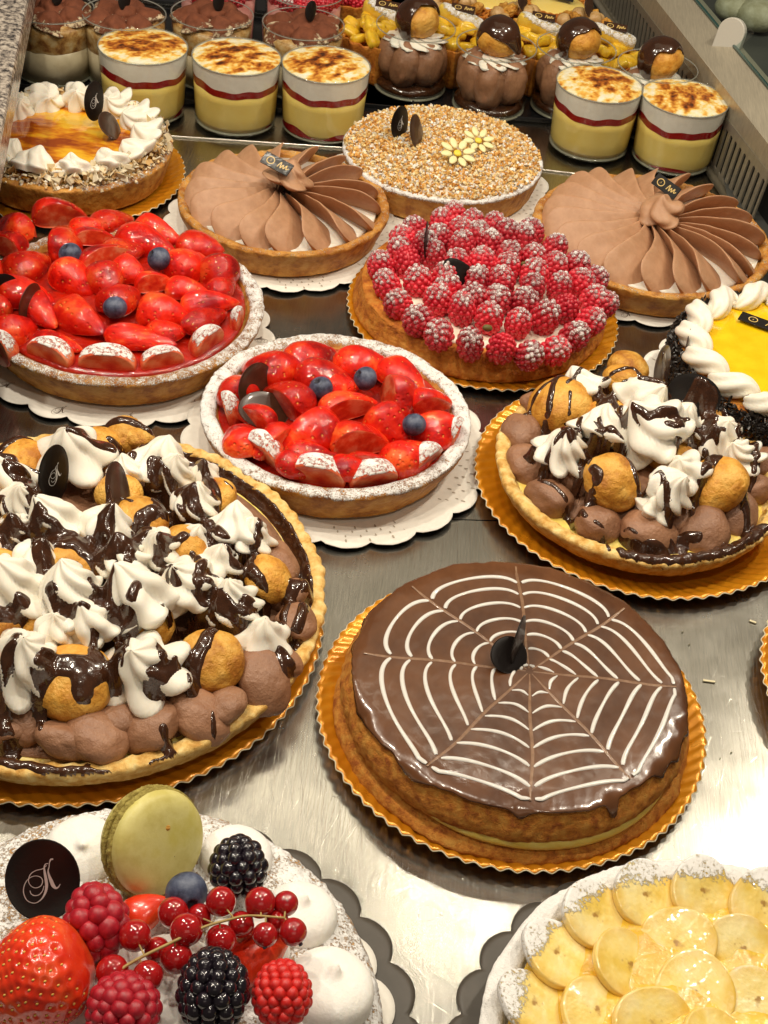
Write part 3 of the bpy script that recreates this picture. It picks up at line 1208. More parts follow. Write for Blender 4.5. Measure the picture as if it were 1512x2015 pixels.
def blueberry_data(seed=0):
    V, F = ico(4)
    V = V * [1, 1, .92]
    r = np.hypot(V[:, 0], V[:, 1])
    crown = (V[:, 2] > 0)
    a = np.arctan2(V[:, 1], V[:, 0])
    ring = np.exp(-((r - .30) / .07) ** 2) * (.75 + .25 * np.cos(5 * a))
    dip = np.exp(-(r / .22) ** 2)
    V[:, 2] += np.where(crown, .10 * ring - .20 * dip, 0)
    V *= (1 + .02 * fbm(V, 1.5, 2, seed))[:, None]
    fc = V[F].mean(1)
    mi = ((np.hypot(fc[:, 0], fc[:, 1]) < .26) & (fc[:, 2] > 0)).astype(int)
    return mdata('blueberry', V, F, [M['blue'], M['blue_dark']], mids=mi)


BLU = blueberry_data()


# ------------------------------------------------ sauce poured over whatever is below it
def tree_of(parent, skip=()):
    Vs, Fs, k = [], [], 0
    for o in parent.children:
        if o.type != 'MESH' or o.name.split('.')[0] in skip:
            continue
        mb = o.matrix_basis
        me = o.data
        v = np.empty(len(me.vertices) * 3)
        me.vertices.foreach_get('co', v)
        v = v.reshape(-1, 3) @ np.array(mb.to_3x3()).T + np.array(mb.translation)
        me.calc_loop_triangles()
        t = np.empty(len(me.loop_triangles) * 3, dtype=np.int64)
        me.loop_triangles.foreach_get('vertices', t)
        Vs.append(v)
        Fs.append(t.reshape(-1, 3) + k)
        k += len(v)
    V, F = np.vstack(Vs), np.vstack(Fs)
    return BVHTree.FromPolygons(V.tolist(), F.tolist())


def blur(H, n):
    for _ in range(n):
        P = np.pad(H, 1, mode='edge')
        H = (P[1:-1, 1:-1] * 4 + P[:-2, 1:-1] * 2 + P[2:, 1:-1] * 2 + P[1:-1, :-2] * 2 + P[1:-1, 2:] * 2 + P[:-2, :-2] + P[2:, 2:] + P[:-2, 2:] + P[2:, :-2]) / 16
    return H


def sauce(parent, strokes, R, res=.11, thick=.16, name='chocolate_sauce', mat_='choc', seed=0, pool=4, rough_=.30, skip=(), zmin=-9):
    bv = tree_of(parent, skip)
    N_ = int(2 * R / res) + 1
    xs = np.linspace(-R, R, N_)
    # stroke field first, so that rays are cast only near it
    X, Y = np.meshgrid(xs, xs, indexing='ij')
    P2 = np.stack([X, Y], -1)
    wn = 1 + rough_ * fbm(np.stack([X, Y, X * 0 + seed], -1), 1.1, 3, seed) * 1.6
    Fd = np.full(X.shape, -9.0)
    for pts, rad in strokes:
        p = crv([(a[0], a[1], 0) for a in pts], 5)[:, :2] if len(pts) > 2 else np.array([a[:2] for a in pts])
        if len(pts) == 1:
            p = np.array([pts[0][:2], (pts[0][0] + .01, pts[0][1])])
        rads = np.interp(np.linspace(0, 1, len(p)), np.linspace(0, 1, len(rad)), rad) if hasattr(rad, '__len__') else np.full(len(p), rad)
        mx = rads.max() * 2 + .3
        i0, i1 = np.searchsorted(xs, [p[:, 0].min() - mx, p[:, 0].max() + mx])
        j0, j1 = np.searchsorted(xs, [p[:, 1].min() - mx, p[:, 1].max() + mx])
        if i1 <= i0 or j1 <= j0:
            continue
        Q = P2[i0:i1, j0:j1]
        w = wn[i0:i1, j0:j1]
        best = Fd[i0:i1, j0:j1]
        for a in range(len(p) - 1):
            d_ = p[a + 1] - p[a]
            L2 = d_ @ d_ + 1e-9
            t = np.clip(((Q - p[a]) @ d_) / L2, 0, 1)
            dist = np.linalg.norm(Q - (p[a] + t[..., None] * d_), axis=-1)
            rr = (rads[a] * (1 - t) + rads[a + 1] * t) * w
            best = np.maximum(best, (rr - dist))
        Fd[i0:i1, j0:j1] = best
    H = np.full(X.shape, np.nan)
    need = np.argwhere(Fd > -.9)
    dn = Vector((0, 0, -1))
    for i, j in need:
        hit = bv.ray_cast(Vector((xs[i], xs[j], 30)), dn)
        if hit[0] is not None and hit[0].z > zmin:
            H[i, j] = hit[0].z
    valid = ~np.isnan(H)
    H0 = np.where(valid, H, np.nanmin(H) if valid.any() else 0)
    Hs = np.maximum(H0, blur(H0, pool))
    g = np.clip(Fd / .28, -1.2, 1)
    lift = np.where(g > 0, np.sqrt(np.clip(g, 0, 1)) * thick, g * .35)
    Z = blur(np.where(g > 0, Hs, H0) + lift, 2)
    keep = (Fd > -.2) & valid
    idx = -np.ones(X.shape, dtype=np.int64)
    c = keep[:-1, :-1] & keep[1:, :-1] & keep[1:, 1:] & keep[:-1, 1:]
    # drop cells lying wholly under the surface
    gp = Fd > -.06
    c &= gp[:-1, :-1] | gp[1:, :-1] | gp[1:, 1:] | gp[:-1, 1:]
    used = np.zeros(X.shape, bool)
    used[:-1, :-1] |= c
    used[1:, :-1] |= c
    used[1:, 1:] |= c
    used[:-1, 1:] |= c
    idx[used] = np.arange(used.sum())
    V = np.stack([X[used], Y[used], Z[used]], -1)
    I, J = np.nonzero(c)
    F = np.stack([idx[I, J], idx[I + 1, J], idx[I + 1, J + 1], idx[I, J + 1]], -1)
    return ob(name, mdata(name, V, F, M[mat_]), parent)


def Lp(c, px, py, z):
    p = at(px, py, z)
    return Vector((p.x - c[0], p.y - c[1], z))
# ---------------------------------------------------------------- strawberry tarts
def zmap(x0, y0, s):
    return lambda zx, zy: (x0 + zx * s, y0 + zy * s)


def dirw(px, py, z, ang):
    a = math.radians(ang)
    d_ = at(px + 20 * math.cos(a), py - 20 * math.sin(a), z) - at(px, py, z)
    return math.atan2(d_.y, d_.x)


def put_straws(t, c, mp_, sc, items, zf, rg, lift=0.0, big=1.0):
    for i, (zx, zy, L_, W_, an) in enumerate(items):
        px, py = mp_(zx, zy)
        z = zf(Lp(c, px, py, 4.5)) + lift + rg.uniform(-.1, .15)
        p = Lp(c, px, py + 3, z)
        k = sc / ppc(at(px, py, z))
        Lw, Ww = L_ * k * big, W_ * k * big
        hz = Ww / 1.65 * rg.uniform(.8, 1.05)
        o = ob('strawberry_piece', STR[rg.choice((0, 1, 2, 3, 4, 5, 6, 7, 8, 6, 7))], t, (p.x, p.y, z - hz * .35), (rg.uniform(-.22, .22), rg.uniform(-.05, .22), dirw(px, py, z, an)), (Lw / 1.98, Ww / 1.42, hz * 1.18))


def cut_data(seed):
    V, F = ico(4)
    V = V * [1, .95, 1]
    V = V * (1 + .06 * fbm(V, 1.2, 2, seed))[:, None]
    V[:, 0] = np.minimum(V[:, 0], .30)
    s = -.6 + 1.35 * sst(-.2, .75, V[:, 2]) - 2.6 * sst(.2, .29, V[:, 0]) * (1 - sst(.72, .9, V[:, 2]))
    return mdata('strawberry_cut', V, F, M['straw_s'], attrs={'sugar': s})


CUT = [cut_data(i) for i in range(4)]


def put_cuts(t, c, mp_, sc, items, z, rg, tl=.0):
    for i, (zx, zy, W_, H_) in enumerate(items):
        px, py = mp_(zx, zy)
        p = Lp(c, px, py, z)
        k = sc / ppc(at(px, py, z))
        a = math.atan2(p.y, p.x)
        w = W_ * k / 2
        ob('sugared_strawberry_slice', CUT[i % 4], t, (p.x, p.y, z), (0, tl + rg.uniform(-.1, .1), a), (w * .75, w, max(H_ * k * .62, w * .62)))


def blueberries(t, c, mp_, items, z, r=.9):
    rg = random.Random(3)
    for zx, zy in items:
        px, py = mp_(zx, zy)
        p = Lp(c, px, py, z)
        ob('blueberry', BLU, t, p, (rg.uniform(-.9, .9), rg.uniform(-.9, .9), rg.uniform(0, 6)), r * rg.uniform(.95, 1.05))


def sug_rim(h):
    def f(V, s):
        r = np.hypot(V[:, 0], V[:, 1])
        a = np.arctan2(V[:, 1], V[:, 0])
        s = -.72 + 1.32 * sst(h * .72, h * .97, V[:, 2] + .3 * fbm(V, .6, 2, 3)) + .1 * np.sin(a * 2 + 1)
        return s
    return f


rg = random.Random(11)
c = (-23.98, 101.9)
t = thing('strawberry_tart', 'large round tart of glazed strawberries with three blueberries, sugared rim, at the left photo edge', 'tart', (c[0], c[1], .35))
tart_shell(t, 10.6, 11.95, 3.3, 2.7, rim=1.05, seed=1, sugfun=sug_rim(3.3), mat_='crust')
blob_disc(t, 'red_glaze', 10.4, 2.9, .7, 'jelly', noise_=.25, ns=.5)
mp3 = zmap(0, 370, .3704)
zf = lambda p: 3.7 + 1.0 * max(0, 1 - (p.x ** 2 + p.y ** 2) / 110)
A = [(90, 205, 250, 190, 150), (310, 135, 270, 190, 10), (600, 170, 230, 140, 20), (840, 215, 240, 170, -20), (1060, 300, 230, 170, -10), (330, 280, 300, 190, 65),
     (480, 205, 210, 110, 0), (500, 265, 230, 140, 10), (770, 275, 300, 180, -15), (150, 400, 290, 190, 35), (570, 380, 330, 190, 20), (700, 430, 200, 160, -30),
     (990, 400, 250, 200, 20), (1165, 440, 190, 200, -70), (820, 505, 200, 150, 10), (990, 530, 210, 130, -5), (390, 470, 260, 180, -30), (120, 550, 300, 200, -10),
     (640, 580, 230, 180, 30), (230, 640, 280, 180, -55), (440, 670, 320, 220, -40), (865, 650, 260, 190, -5), (1110, 605, 290, 130, 5), (1180, 525, 180, 120, 30),
     (70, 740, 260, 190, 15), (740, 790, 340, 150, -8), (1080, 690, 290, 140, 25), (300, 820, 240, 130, -10), (560, 480, 220, 180, -60), (650, 330, 220, 160, 10),
     (20, 300, 230, 190, 160), (-90, 430, 260, 200, 120), (-80, 640, 260, 200, 200), (880, 760, 200, 150, 10)]
put_straws(t, c, mp3, .3704, A, zf, rg)
put_cuts(t, c, mp3, .3704, [(270, 905, 290, 160), (570, 950, 330, 160), (860, 940, 250, 140), (1100, 850, 230, 190), (1265, 730, 130, 160), (10, 870, 220, 170)], 3.2, rg, .1)
blueberries(t, c, mp3, [(375, 370), (845, 395), (612, 655)], 4.95, .98)
pl = Lp(c, *mp3(172, 640), 4.4)
plaque(t, pl, (-.10, .12, 1.35), 1.9, 1.75, 'plaque_brown', None)
pl = Lp(c, *mp3(15, 575), 4.3)
plaque(t, pl, (-.2, 0, .6), 1.6, 1.6)
d = doily('white scalloped card with printed monograms under the large strawberry tart', (-23.9, 101.6), 13.0, logo=True, holes=False, cat='cake card', name='scalloped_card_or_sheet', group='scalloped cake cards', lift=.25, depth=.06, scal=22)

c = (-4.59, 90.34)
t = thing('strawberry_tart', 'smaller strawberry tart with heavily sugared rim and three blueberries on a lace doily', 'tart', (c[0], c[1], .35))
tart_shell(t, 9.3, 10.5, 3.25, 2.7, rim=1.15, seed=5, sugfun=lambda V, s: sug_rim(3.3)(V, s) - .20 + .36 * sst(1.6, 2.9, V[:, 2] + .5 * vn(V, .5, 3)))
blob_disc(t, 'red_glaze', 9.5, 2.55, .6, 'jelly', noise_=.2, ns=.5)
mp4 = zmap(370, 640, .3902)
zf = lambda p: 3.6 + .8 * max(0, 1 - (p.x ** 2 + p.y ** 2) / 90)
A = [(420, 215, 290, 190, 160), (620, 155, 260, 180, 20), (870, 185, 280, 190, 10), (1080, 250, 250, 180, -30), (690, 260, 280, 190, 0), (490, 370, 290, 220, 140),
     (1040, 365, 240, 240, -70), (1215, 390, 210, 170, 10), (810, 410, 290, 190, 15), (620, 525, 290, 260, 200), (860, 580, 290, 230, 10), (1020, 490, 230, 210, -40),
     (1250, 530, 200, 210, -80), (250, 320, 190, 180, 110), (330, 460, 240, 150, 150), (440, 590, 240, 190, 210), (1110, 655, 280, 180, 20), (700, 690, 280, 120, 5), (760, 300, 180, 150, 0), (920, 700, 250, 120, 0), (600, 640, 200, 120, 0), (280, 570, 230, 190, 120), (560, 700, 220, 140, 0), (820, 720, 220, 120, 0)]
put_straws(t, c, mp4, .3902, A, zf, rg, .15, 1.03)
put_cuts(t, c, mp4, .3902, [(380, 660, 270, 220), (650, 775, 320, 190), (930, 785, 270, 160), (1190, 700, 230, 170), (1330, 570, 190, 180), (215, 450, 170, 190)], 3.15, rg, .3)
blueberries(t, c, mp4, [(670, 335), (893, 287), (1138, 520)], 4.75, .92)
plaque(t, Lp(c, *mp4(350, 330), 4.3), (-.35, .35, .95), 2.1, 1.9, 'plaque_brown', None, label='tilted dark chocolate disc, its plain back to the viewer')
plaque(t, Lp(c, *mp4(385, 445), 4.1), (-.95, .25, .45), 2.1, 1.5, 'plaque_brown', None)
doily('white lace doily under the smaller strawberry tart', (-4.3, 90.2), 12.3, scal=20, lift=.35)

# ---------------------------------------------------------------- raspberry tart
c = (6.3, 111.9)
t = thing('raspberry_tart', 'round tart covered with sugar dusted raspberries on a gold board', 'tart', (c[0], c[1], .5))
prof = smoothprof([(10.4, .0), (11.3, .1), (11.45, .5), (11.15, 1.2), (10.9, 1.9), (10.75, 2.3), (10.3, 2.45), (9.6, 2.5), (8, 2.6), (4, 2.7), (0, 2.7)], 6)
V, F = lathe(prof, 260)
rad = V * [1, 1, 0]
rad /= np.linalg.norm(rad, axis=1)[:, None] + 1e-6
crk = np.exp(-(np.abs(fbm(V * [1, 1, 3.2], .8, 3, 3)) / .06) ** 2) * (V[:, 2] < 2.2)
V += rad * (.12 * fbm(V, .5, 3, 1) - .10 * crk + .04 * fbm(V, 3, 2, 4))[:, None]
ob('flan_base', mdata('flan_base', V, F, M['crust_dark']), t)
blob_disc(t, 'pastry_cream', 9.8, 2.55, .5, 'cream_white', noise_=.2, ns=.8)
RASP = [raspberry_data(i) for i in range(4)]
RASPR = raspberry_data(9, 'rasp', -.5)
mp5 = zmap(670, 400, .3704)
RA = [(540, 130), (395, 165), (330, 215), (320, 285), (520, 205), (635, 170), (700, 130), (810, 150), (880, 190), (970, 205), (790, 235), (640, 250), (1130, 262), (1000, 180),
      (215, 355), (350, 335), (490, 300), (620, 345), (750, 330), (890, 300), (1020, 310), (880, 360), (1130, 360), (1245, 350), (245, 450), (410, 430), (550, 415), (725, 430), (845, 440),
      (1025, 395), (1015, 470), (1160, 460), (1270, 440), (1335, 430), (305, 555), (515, 530), (640, 580), (700, 520), (825, 535), (970, 545), (1080, 625), (1190, 580), (1340, 530), (1320, 645),
      (410, 640), (785, 625), (940, 655), (1235, 725), (520, 715), (685, 765), (850, 790), (1000, 825), (1135, 800), (1395, 555), (450, 245), (560, 480), (600, 90), (730, 200)]
for i, (zx, zy) in enumerate(RA):
    px, py = mp5(zx, zy + 12)
    z = 3.35 + .75 * max(0, 1 - ((zx - 800) / 620) ** 2 - ((zy - 450) / 420) ** 2)
    p = Lp(c, px, py, z)
    edge = max(0, math.hypot(p.x, p.y) - 7.5)
    a = math.atan2(p.y, p.x)
    tl = .12 * edge + rg.uniform(0, .25)
    md_ = RASPR if (zx, zy) in ((850, 790), (1190, 580), (350, 335)) else RASP[i % 4]
    R3 = Matrix.Rotation(a, 3, 'Z') @ Matrix.Rotation(tl, 3, 'Y') @ Matrix.Rotation(rg.uniform(0, 6), 3, 'Z')
    big = 1.17 if (zx, zy) in ((1080, 625), (685, 765), (850, 790)) else 1.0
    ob('raspberry', md_, t, p, R3, (1.28 * rg.uniform(.86, 1.08), 1.28 * rg.uniform(.86, 1.06), 1.42 * big * rg.uniform(.93, 1.08)))
for zx, zy in ((980, 350), (778, 690)):
    ob('pistachio_bit', mdata('pistachio_bit', *blob_mesh(int(zx), 2, .25, 1.5, (.5, .3, .3)), M['brown_bits']), t, Lp(c, *mp5(zx, zy), 4.6), (.3, .2, .4))
plaque(t, Lp(c, *mp5(458, 225), 5.2), (-.12, .1, 1.52), 1.5, 1.75, 'plaque', 'print_white', side=-1)
plaque(t, Lp(c, *mp5(640, 400), 4.6), (-.75, .62, .15), 2.0, 1.0, 'plaque', None)
gold_board('gold fluted board under the raspberry tart', (6.65, 111.7), 12.2, flutes=72, seed=2)

# ---------------------------------------------------------------- chocolate petal tarts


def petal_mesh(Lr, w0, h0, r0, curl, lean, seed, k=34, n=26, tipz=0.0):
    u = np.linspace(0, 1, k)
    tt = np.linspace(-1, 1, n)
    Uu, T = np.meshgrid(u, tt, indexing='ij')
    r = r0 + Lr * Uu
    ang = curl * Uu ** 1.6
    endf = np.clip(1 - Uu ** 6, 0, 1) ** .5
    hh = h0 * endf * (.55 + .45 * Uu ** .6)
    w = w0 * (.22 + .78 * Uu ** .9) * np.clip(1 - Uu ** 7, 0, 1) ** .5
    z = hh * (1 - np.abs(T) ** 1.5)
    x_t = w * T + lean * z * (.5 + .5 * Uu)
    z = z + .05 * np.sin(Uu * 9 + seed)
    er = np.stack([np.cos(ang), np.sin(ang)], -1)
    et = np.stack([-np.sin(ang), np.cos(ang)], -1)
    P = np.stack([r * er[..., 0] + x_t * et[..., 0], -(r * er[..., 1] + x_t * et[..., 1]), z + .35 * (1 - Uu) - .25], -1)
    P += (.05 * np.stack([vn(P, .9, seed), vn(P, .9, seed + 1), vn(P, .9, seed + 2)], -1))
    return P.reshape(-1, 3), gfaces(k, n)


def petal_tart(label, c, R, npet, plq, phase=0.0, seed=0, peth=2.9, lean=1.15):
    t = thing('chocolate_cream_tart', label, 'tart', (c[0], c[1], .3), group='tarts piped with chocolate cream petals')
    tart_shell(t, R * .90, R, 3.1, 2.6, rim=.8, seed=seed, sugfun=lambda V, s: -.75 + 1.0 * sst(2.3, 3.1, V[:, 2]))
    blob_disc(t, 'white_cream_layer', R - 1.25, 2.75, .25, 'cream', noise_=.15, ns=.8)
    meshes = [mdata('cream_petal', *petal_mesh(R - 1.6, 1.35 * R / 10, peth, 1.0, .40, lean, s), M['petal']) for s in range(4)]
    rg = random.Random(seed)
    for i in range(npet):
        a = TAU * i / npet + phase + rg.uniform(-.04, .04)
        ob('cream_petal', meshes[i % 4], t, (0, 0, 2.75), (0, 0, a), (1 + rg.uniform(-.04, .03), 1 + rg.uniform(-.04, .03), rg.uniform(.92, 1.08)))
    # centre swirl: a few folds wound round each other
    V, F = dollop_mesh(4, 1.6, seed, .95, .22, 64, 20)
    V = V * [2.3, 2.0, 2.1]
    ob('centre_swirl', mdata('centre_swirl', V, F, M['petal']), t, (.35, -.3, 5.3), (.25, .15, .8 + seed))
    plq(t)
    return t


c1 = (-12.9, 122.45)


def plq1(t):
    p = at(545, 328, 7.4)
    square_plaque(t, (p.x - c1[0], p.y - c1[1], 7.4), (.62, .12, -.50), 3.1, 1.25)


petal_tart('left tart piped with chocolate cream petals, square gold printed plaque on top', c1, 10.0, 17, plq1, .1, 1)
doily('white lace doily under the left chocolate petal tart', (-12.9, 122.4), 11.4, scal=20, lift=.3)
c2 = (22.3, 124.8)


def plq2(t):
    p = at(1310, 372, 7.5)
    square_plaque(t, (p.x - c2[0], p.y - c2[1], 7.5), (.95, .15, -.75), 2.9, 1.2, logo='print_gold')


petal_tart('right tart piped with paler chocolate cream petals, thin plaque edge on top', c2, 11.5, 21, plq2, .25, 4, 3.1, 1.15)
doily('white card with printed monograms under the right chocolate petal tart', (22.3, 125.2), 12.3, logo=True, holes=False, cat='cake card', name='scalloped_card_or_sheet', group='scalloped cake cards', lift=.2, scal=22)

# ---------------------------------------------------------------- hazelnut tart with two daisies
c = (1.57, 135.7)
t = thing('hazelnut_tart', 'round tart covered in chopped hazelnuts with two pale yellow chocolate daisies', 'tart', (c[0], c[1], .3))
tart_shell(t, 9.4, 10.2, 3.3, 3.0, rim=.7, seed=8, sugfun=lambda V, s: -.8 + 1.6 * sst(2.3, 3.2, V[:, 2]))
dome = lambda r: 3.25 + 1.0 * np.clip(1 - (r / 10.0) ** 2.4, 0, 1)
blob_disc(t, 'cream_dome', 9.9, 3.2, .95, 'cream_white', noise_=.1)


def chips(name, parent, pts, size, mat_, cols, seed, nrm_out=None, elong=1.0, kind='stuff'):
    rg_ = np.random.default_rng(seed)
    n_ = len(pts)
    cube = np.array([[x, y, z] for x in (-1, 1) for y in (-1, 1) for z in (-1, 1)], float)
    fc = np.array([[0, 1, 3, 2], [4, 6, 7, 5], [0, 4, 5, 1], [2, 3, 7, 6], [0, 2, 6, 4], [1, 5, 7, 3]])
    s = rg_.uniform(.45, 1.0, (n_, 1, 3)) * size[None, None] * rg_.uniform(.6, 1.3, (n_, 1, 1)) if hasattr(size, 'shape') else rg_.uniform(.45, 1.0, (n_, 1, 3)) * size * rg_.uniform(.6, 1.3, (n_, 1, 1))
    V = cube[None] * s * (1 + rg_.uniform(-.35, .35, (n_, 8, 3)))
    V[:, :, 0] *= elong
    q = rg_.normal(size=(n_, 4))
    q /= np.linalg.norm(q, axis=1)[:, None]
    w, x, y, z = q.T
    Rm = np.stack([1 - 2 * (y * y + z * z), 2 * (x * y - z * w), 2 * (x * z + y * w), 2 * (x * y + z * w), 1 - 2 * (x * x + z * z), 2 * (y * z - x * w), 2 * (x * z - y * w), 2 * (y * z + x * w), 1 - 2 * (x * x + y * y)], -1).reshape(-1, 3, 3)
    V = np.einsum('nij,nkj->nki', Rm, V) + np.asarray(pts)[:, None]
    F = (fc[None] + 8 * np.arange(n_)[:, None, None]).reshape(-1, 4)
    cols = np.array(cols)
    cc = cols[rg_.integers(0, len(cols), n_)] * rg_.uniform(.8, 1.15, (n_, 1))
    return ob(name, mdata(name, V.reshape(-1, 3), F, M[mat_], False, attrs={'col': np.repeat(cc, 8, 0)}), parent, kind=kind)


n_ = 6500
r = 9.95 * np.sqrt(RNG.uniform(0, 1, n_))
a = RNG.uniform(0, TAU, n_)
P = np.stack([r * np.cos(a), r * np.sin(a), dome(r) + RNG.uniform(-.02, .28, n_)], -1)
chips('chopped_nuts', t, P, .135, 'nut', [(.74, .38, .09), (.82, .50, .15), (.86, .62, .26), (.88, .74, .45), (.88, .84, .76), (.62, .28, .05)], 4)
M['daisy'] = food('white_chocolate_petal', [(.85, .78, .42)], rough=.4, sss=.2, ss=.2)
M['daisy_c'] = food('yellow_daisy_centre', [(.88, .66, .06)], rough=.45)
V, F = ico(3)
DP = mdata('daisy_petal', V * [.52, .26, .13] * (1 - .3 * np.clip(-V[:, :1], 0, 1)) + [.78, 0, 0], F, M['daisy'])
DC = mdata('daisy_centre', V * [.28, .28, .16], F, M['daisy_c'])
for (px, py, s) in ((900, 307, .98), (941, 282, .88)):
    p = Lp(c, px, py, 5.0)
    d = ob('daisy', DC, t, p, (.35, .1, .3 * s), s * 1.5)
    for k in range(8):
        a = TAU * k / 8 + .2
        ob('daisy_petal', DP, d, (0, 0, -.02), (0, -.12, a))
plaque(t, Lp(c, 788, 248, 5.5), (-.15, .05, .95), 1.35, 1.75, 'plaque', 'print_white', ls=.8)
plaque(t, Lp(c, 822, 268, 5.2), (-.45, .35, 1.15), 1.6, 1.9, 'plaque_brown', None)
doily('white lace doily under the hazelnut tart', (1.6, 135.6), 11.4, scal=20, lift=.3)

# ---------------------------------------------------------------- burnt custard tart with cream and flaked almonds
c = (-34.9, 128.4)
t = thing('custard_tart', 'caramelised yellow custard tart ringed with cream and flaked almonds beside the granite ledge', 'tart', (c[0], c[1], .5))
tart_shell(t, 9.3, 10.1, 3.2, 2.9, rim=1.0, seed=12, sugfun=lambda V, s: -.9 + 1.35 * sst(2.4, 3.2, V[:, 2]) * (np.arctan2(V[:, 1], V[:, 0]) > -1.2))
M['brulee'] = food('caramelised_custard', [(.30, .055, .006), (.62, .20, .008), (.80, .42, .02), (.82, .50, .04)], ns=.22, nd=4, rough=.12, coat=.6, bump=((.5, .05),), ramp=(.42, .66), stretch=(.7, 1.6, 1))
blob_disc(t, 'custard_filling', 8.6, 3.25, .15, 'brulee', noise_=.04)
for i in range(13):
    a = TAU * i / 13 + .18
    r = 7.55
    dm = DOL[i % 6]
    R3 = Matrix.Rotation(a, 3, 'Z') @ Matrix.Rotation(-.75, 3, 'Y') @ Matrix.Rotation(.4 * i, 3, 'Z')
    ob('cream_dollop', dm, t, (r * math.cos(a), r * math.sin(a), 3.5), R3, (2.05, 2.05, 1.6))
n_ = 700
a = RNG.uniform(0, TAU, n_)
r = 8.7 + RNG.normal(0, .55, n_)
P = np.stack([r * np.cos(a), r * np.sin(a), 3.6 + .7 * np.exp(-((r - 8) / 1) ** 2) + RNG.uniform(-.3, .3, n_)], -1)
chips('flaked_almonds', t, P, np.array([.42, .34, .05]), 'nut', [(.80, .62, .34), (.84, .70, .46), (.62, .38, .14), (.86, .76, .56)], 14)
n_ = 900
r = 9.3 + RNG.normal(0, .35, n_)
a = RNG.uniform(0, TAU, n_)
P = np.stack([r * np.cos(a), r * np.sin(a), 3.25 + RNG.uniform(-.2, .2, n_) - .35 * np.clip(r - 9.6, 0, 1)], -1)
chips('almond_crumbs', t, P, .14, 'nut', [(.80, .66, .42), (.70, .46, .2), (.84, .78, .66)], 15)
plaque(t, Lp(c, 187, 208, 6.0), (-.10, .12, .85), 1.15, 2.0, 'plaque', 'print_white', ls=1.0)
plaque(t, Lp(c, 218, 256, 4.5), (-.62, .45, 1.2), 1.9, 1.4, 'plaque_brown', None)
gold_board('gold fluted board under the custard tart at the upper left', (-34.9, 128.6), 11.2, flutes=64, seed=4)

# ---------------------------------------------------------------- mango cake with black sprinkles
c = (32.2, 102.7)
t = thing('mango_cake', 'yellow glazed cake with piped cream border and black sprinkled side, right photo edge', 'cake', (c[0], c[1], .4))
prof = smoothprof([(9.4, 0), (9.9, .1), (10.0, 1.0), (10.0, 3.6), (9.8, 4.5), (9.2, 4.75), (5, 4.8), (0, 4.8)], 6)
V, F = lathe(prof, 160)
V += .05 * np.stack([fbm(V, 1, 3, 2)] * 3, -1)
ob('cake_body', mdata('cake_body', V, F, M['sponge']), t)
M['mango'] = food('mango_glaze', [(.86, .50, .004), (.90, .60, .012)], ns=.4, rough=.12, coat=.8, sss=.15, sr=(1, .6, .1), ss=.4, bump=((.7, .02),))
blob_disc(t, 'mango_glaze', 8.4, 4.95, .12, 'mango', noise_=.03)
n_ = 9000
a = RNG.uniform(0, TAU, n_)
z = RNG.uniform(.9, 5.0, n_) ** 1
z = np.where(RNG.uniform(0, 1, n_) < .25, RNG.uniform(3.8, 5.1, n_), z)
r = 10.12 - np.clip(z - 4.1, 0, 1) * RNG.uniform(0, 1.0, n_) + RNG.uniform(-.05, .15, n_)
P = np.stack([r * np.cos(a), r * np.sin(a), z], -1)
M['sprinkle'] = food('black_chocolate_sprinkle', [(.012, .009, .008), (.03, .022, .018)], ns=3, rough=.35)
chips('black_sprinkles', t, P, np.array([.28, .11, .06]), 'sprinkle', [(0, 0, 0)], 5)
nsh = 15
for i in range(nsh):      # running shell border of piped cream
    a = TAU * i / nsh + .1
    r = 8.25
    k = 26
    u = np.linspace(0, 1, k)
    aa = a + .02 + .50 * (u - .3)
    rr = r + .85 * np.sin(u * PI * 1.7 + .4) * (1 - u * .5)
    z = 5.15 + .55 * np.sin(PI * np.clip(u * 1.1, 0, 1))
    rad_ = .95 * np.sin(PI * (.13 + .84 * u)) ** .7
    pts = np.stack([rr * np.cos(aa), rr * np.sin(aa), z], -1)
    V, F = tube(pts, rad_, 28)
    # star-nozzle ridges
    ctr = np.repeat(pts, 28, 0)
    dv = V[:len(ctr)] - ctr
    th_ = np.tile(np.arange(28) / 28 * TAU, k) + np.repeat(u * 2.6, 28)
    V[:len(ctr)] = ctr + dv * (1 + .16 * (np.abs(np.sin(th_ * 2.5)) * 2 - 1))[:, None]
    ob('cream_shell', mdata('cream_shell', V, F, M['cream']), t)
p = Lp(c, 1500, 645, 5.4)
square_plaque(t, p, (.1, 0, -.45), 4.2, 1.2, logo='print_gold')
plaque(t, Lp(c, 1352, 690, 4.6), (-.1, .35, 1.35), 1.9, 1.9, 'plaque_brown', None)
doily('white lace doily under the mango cake', (32.2, 102.7), 12.1, scal=22, lift=.4)
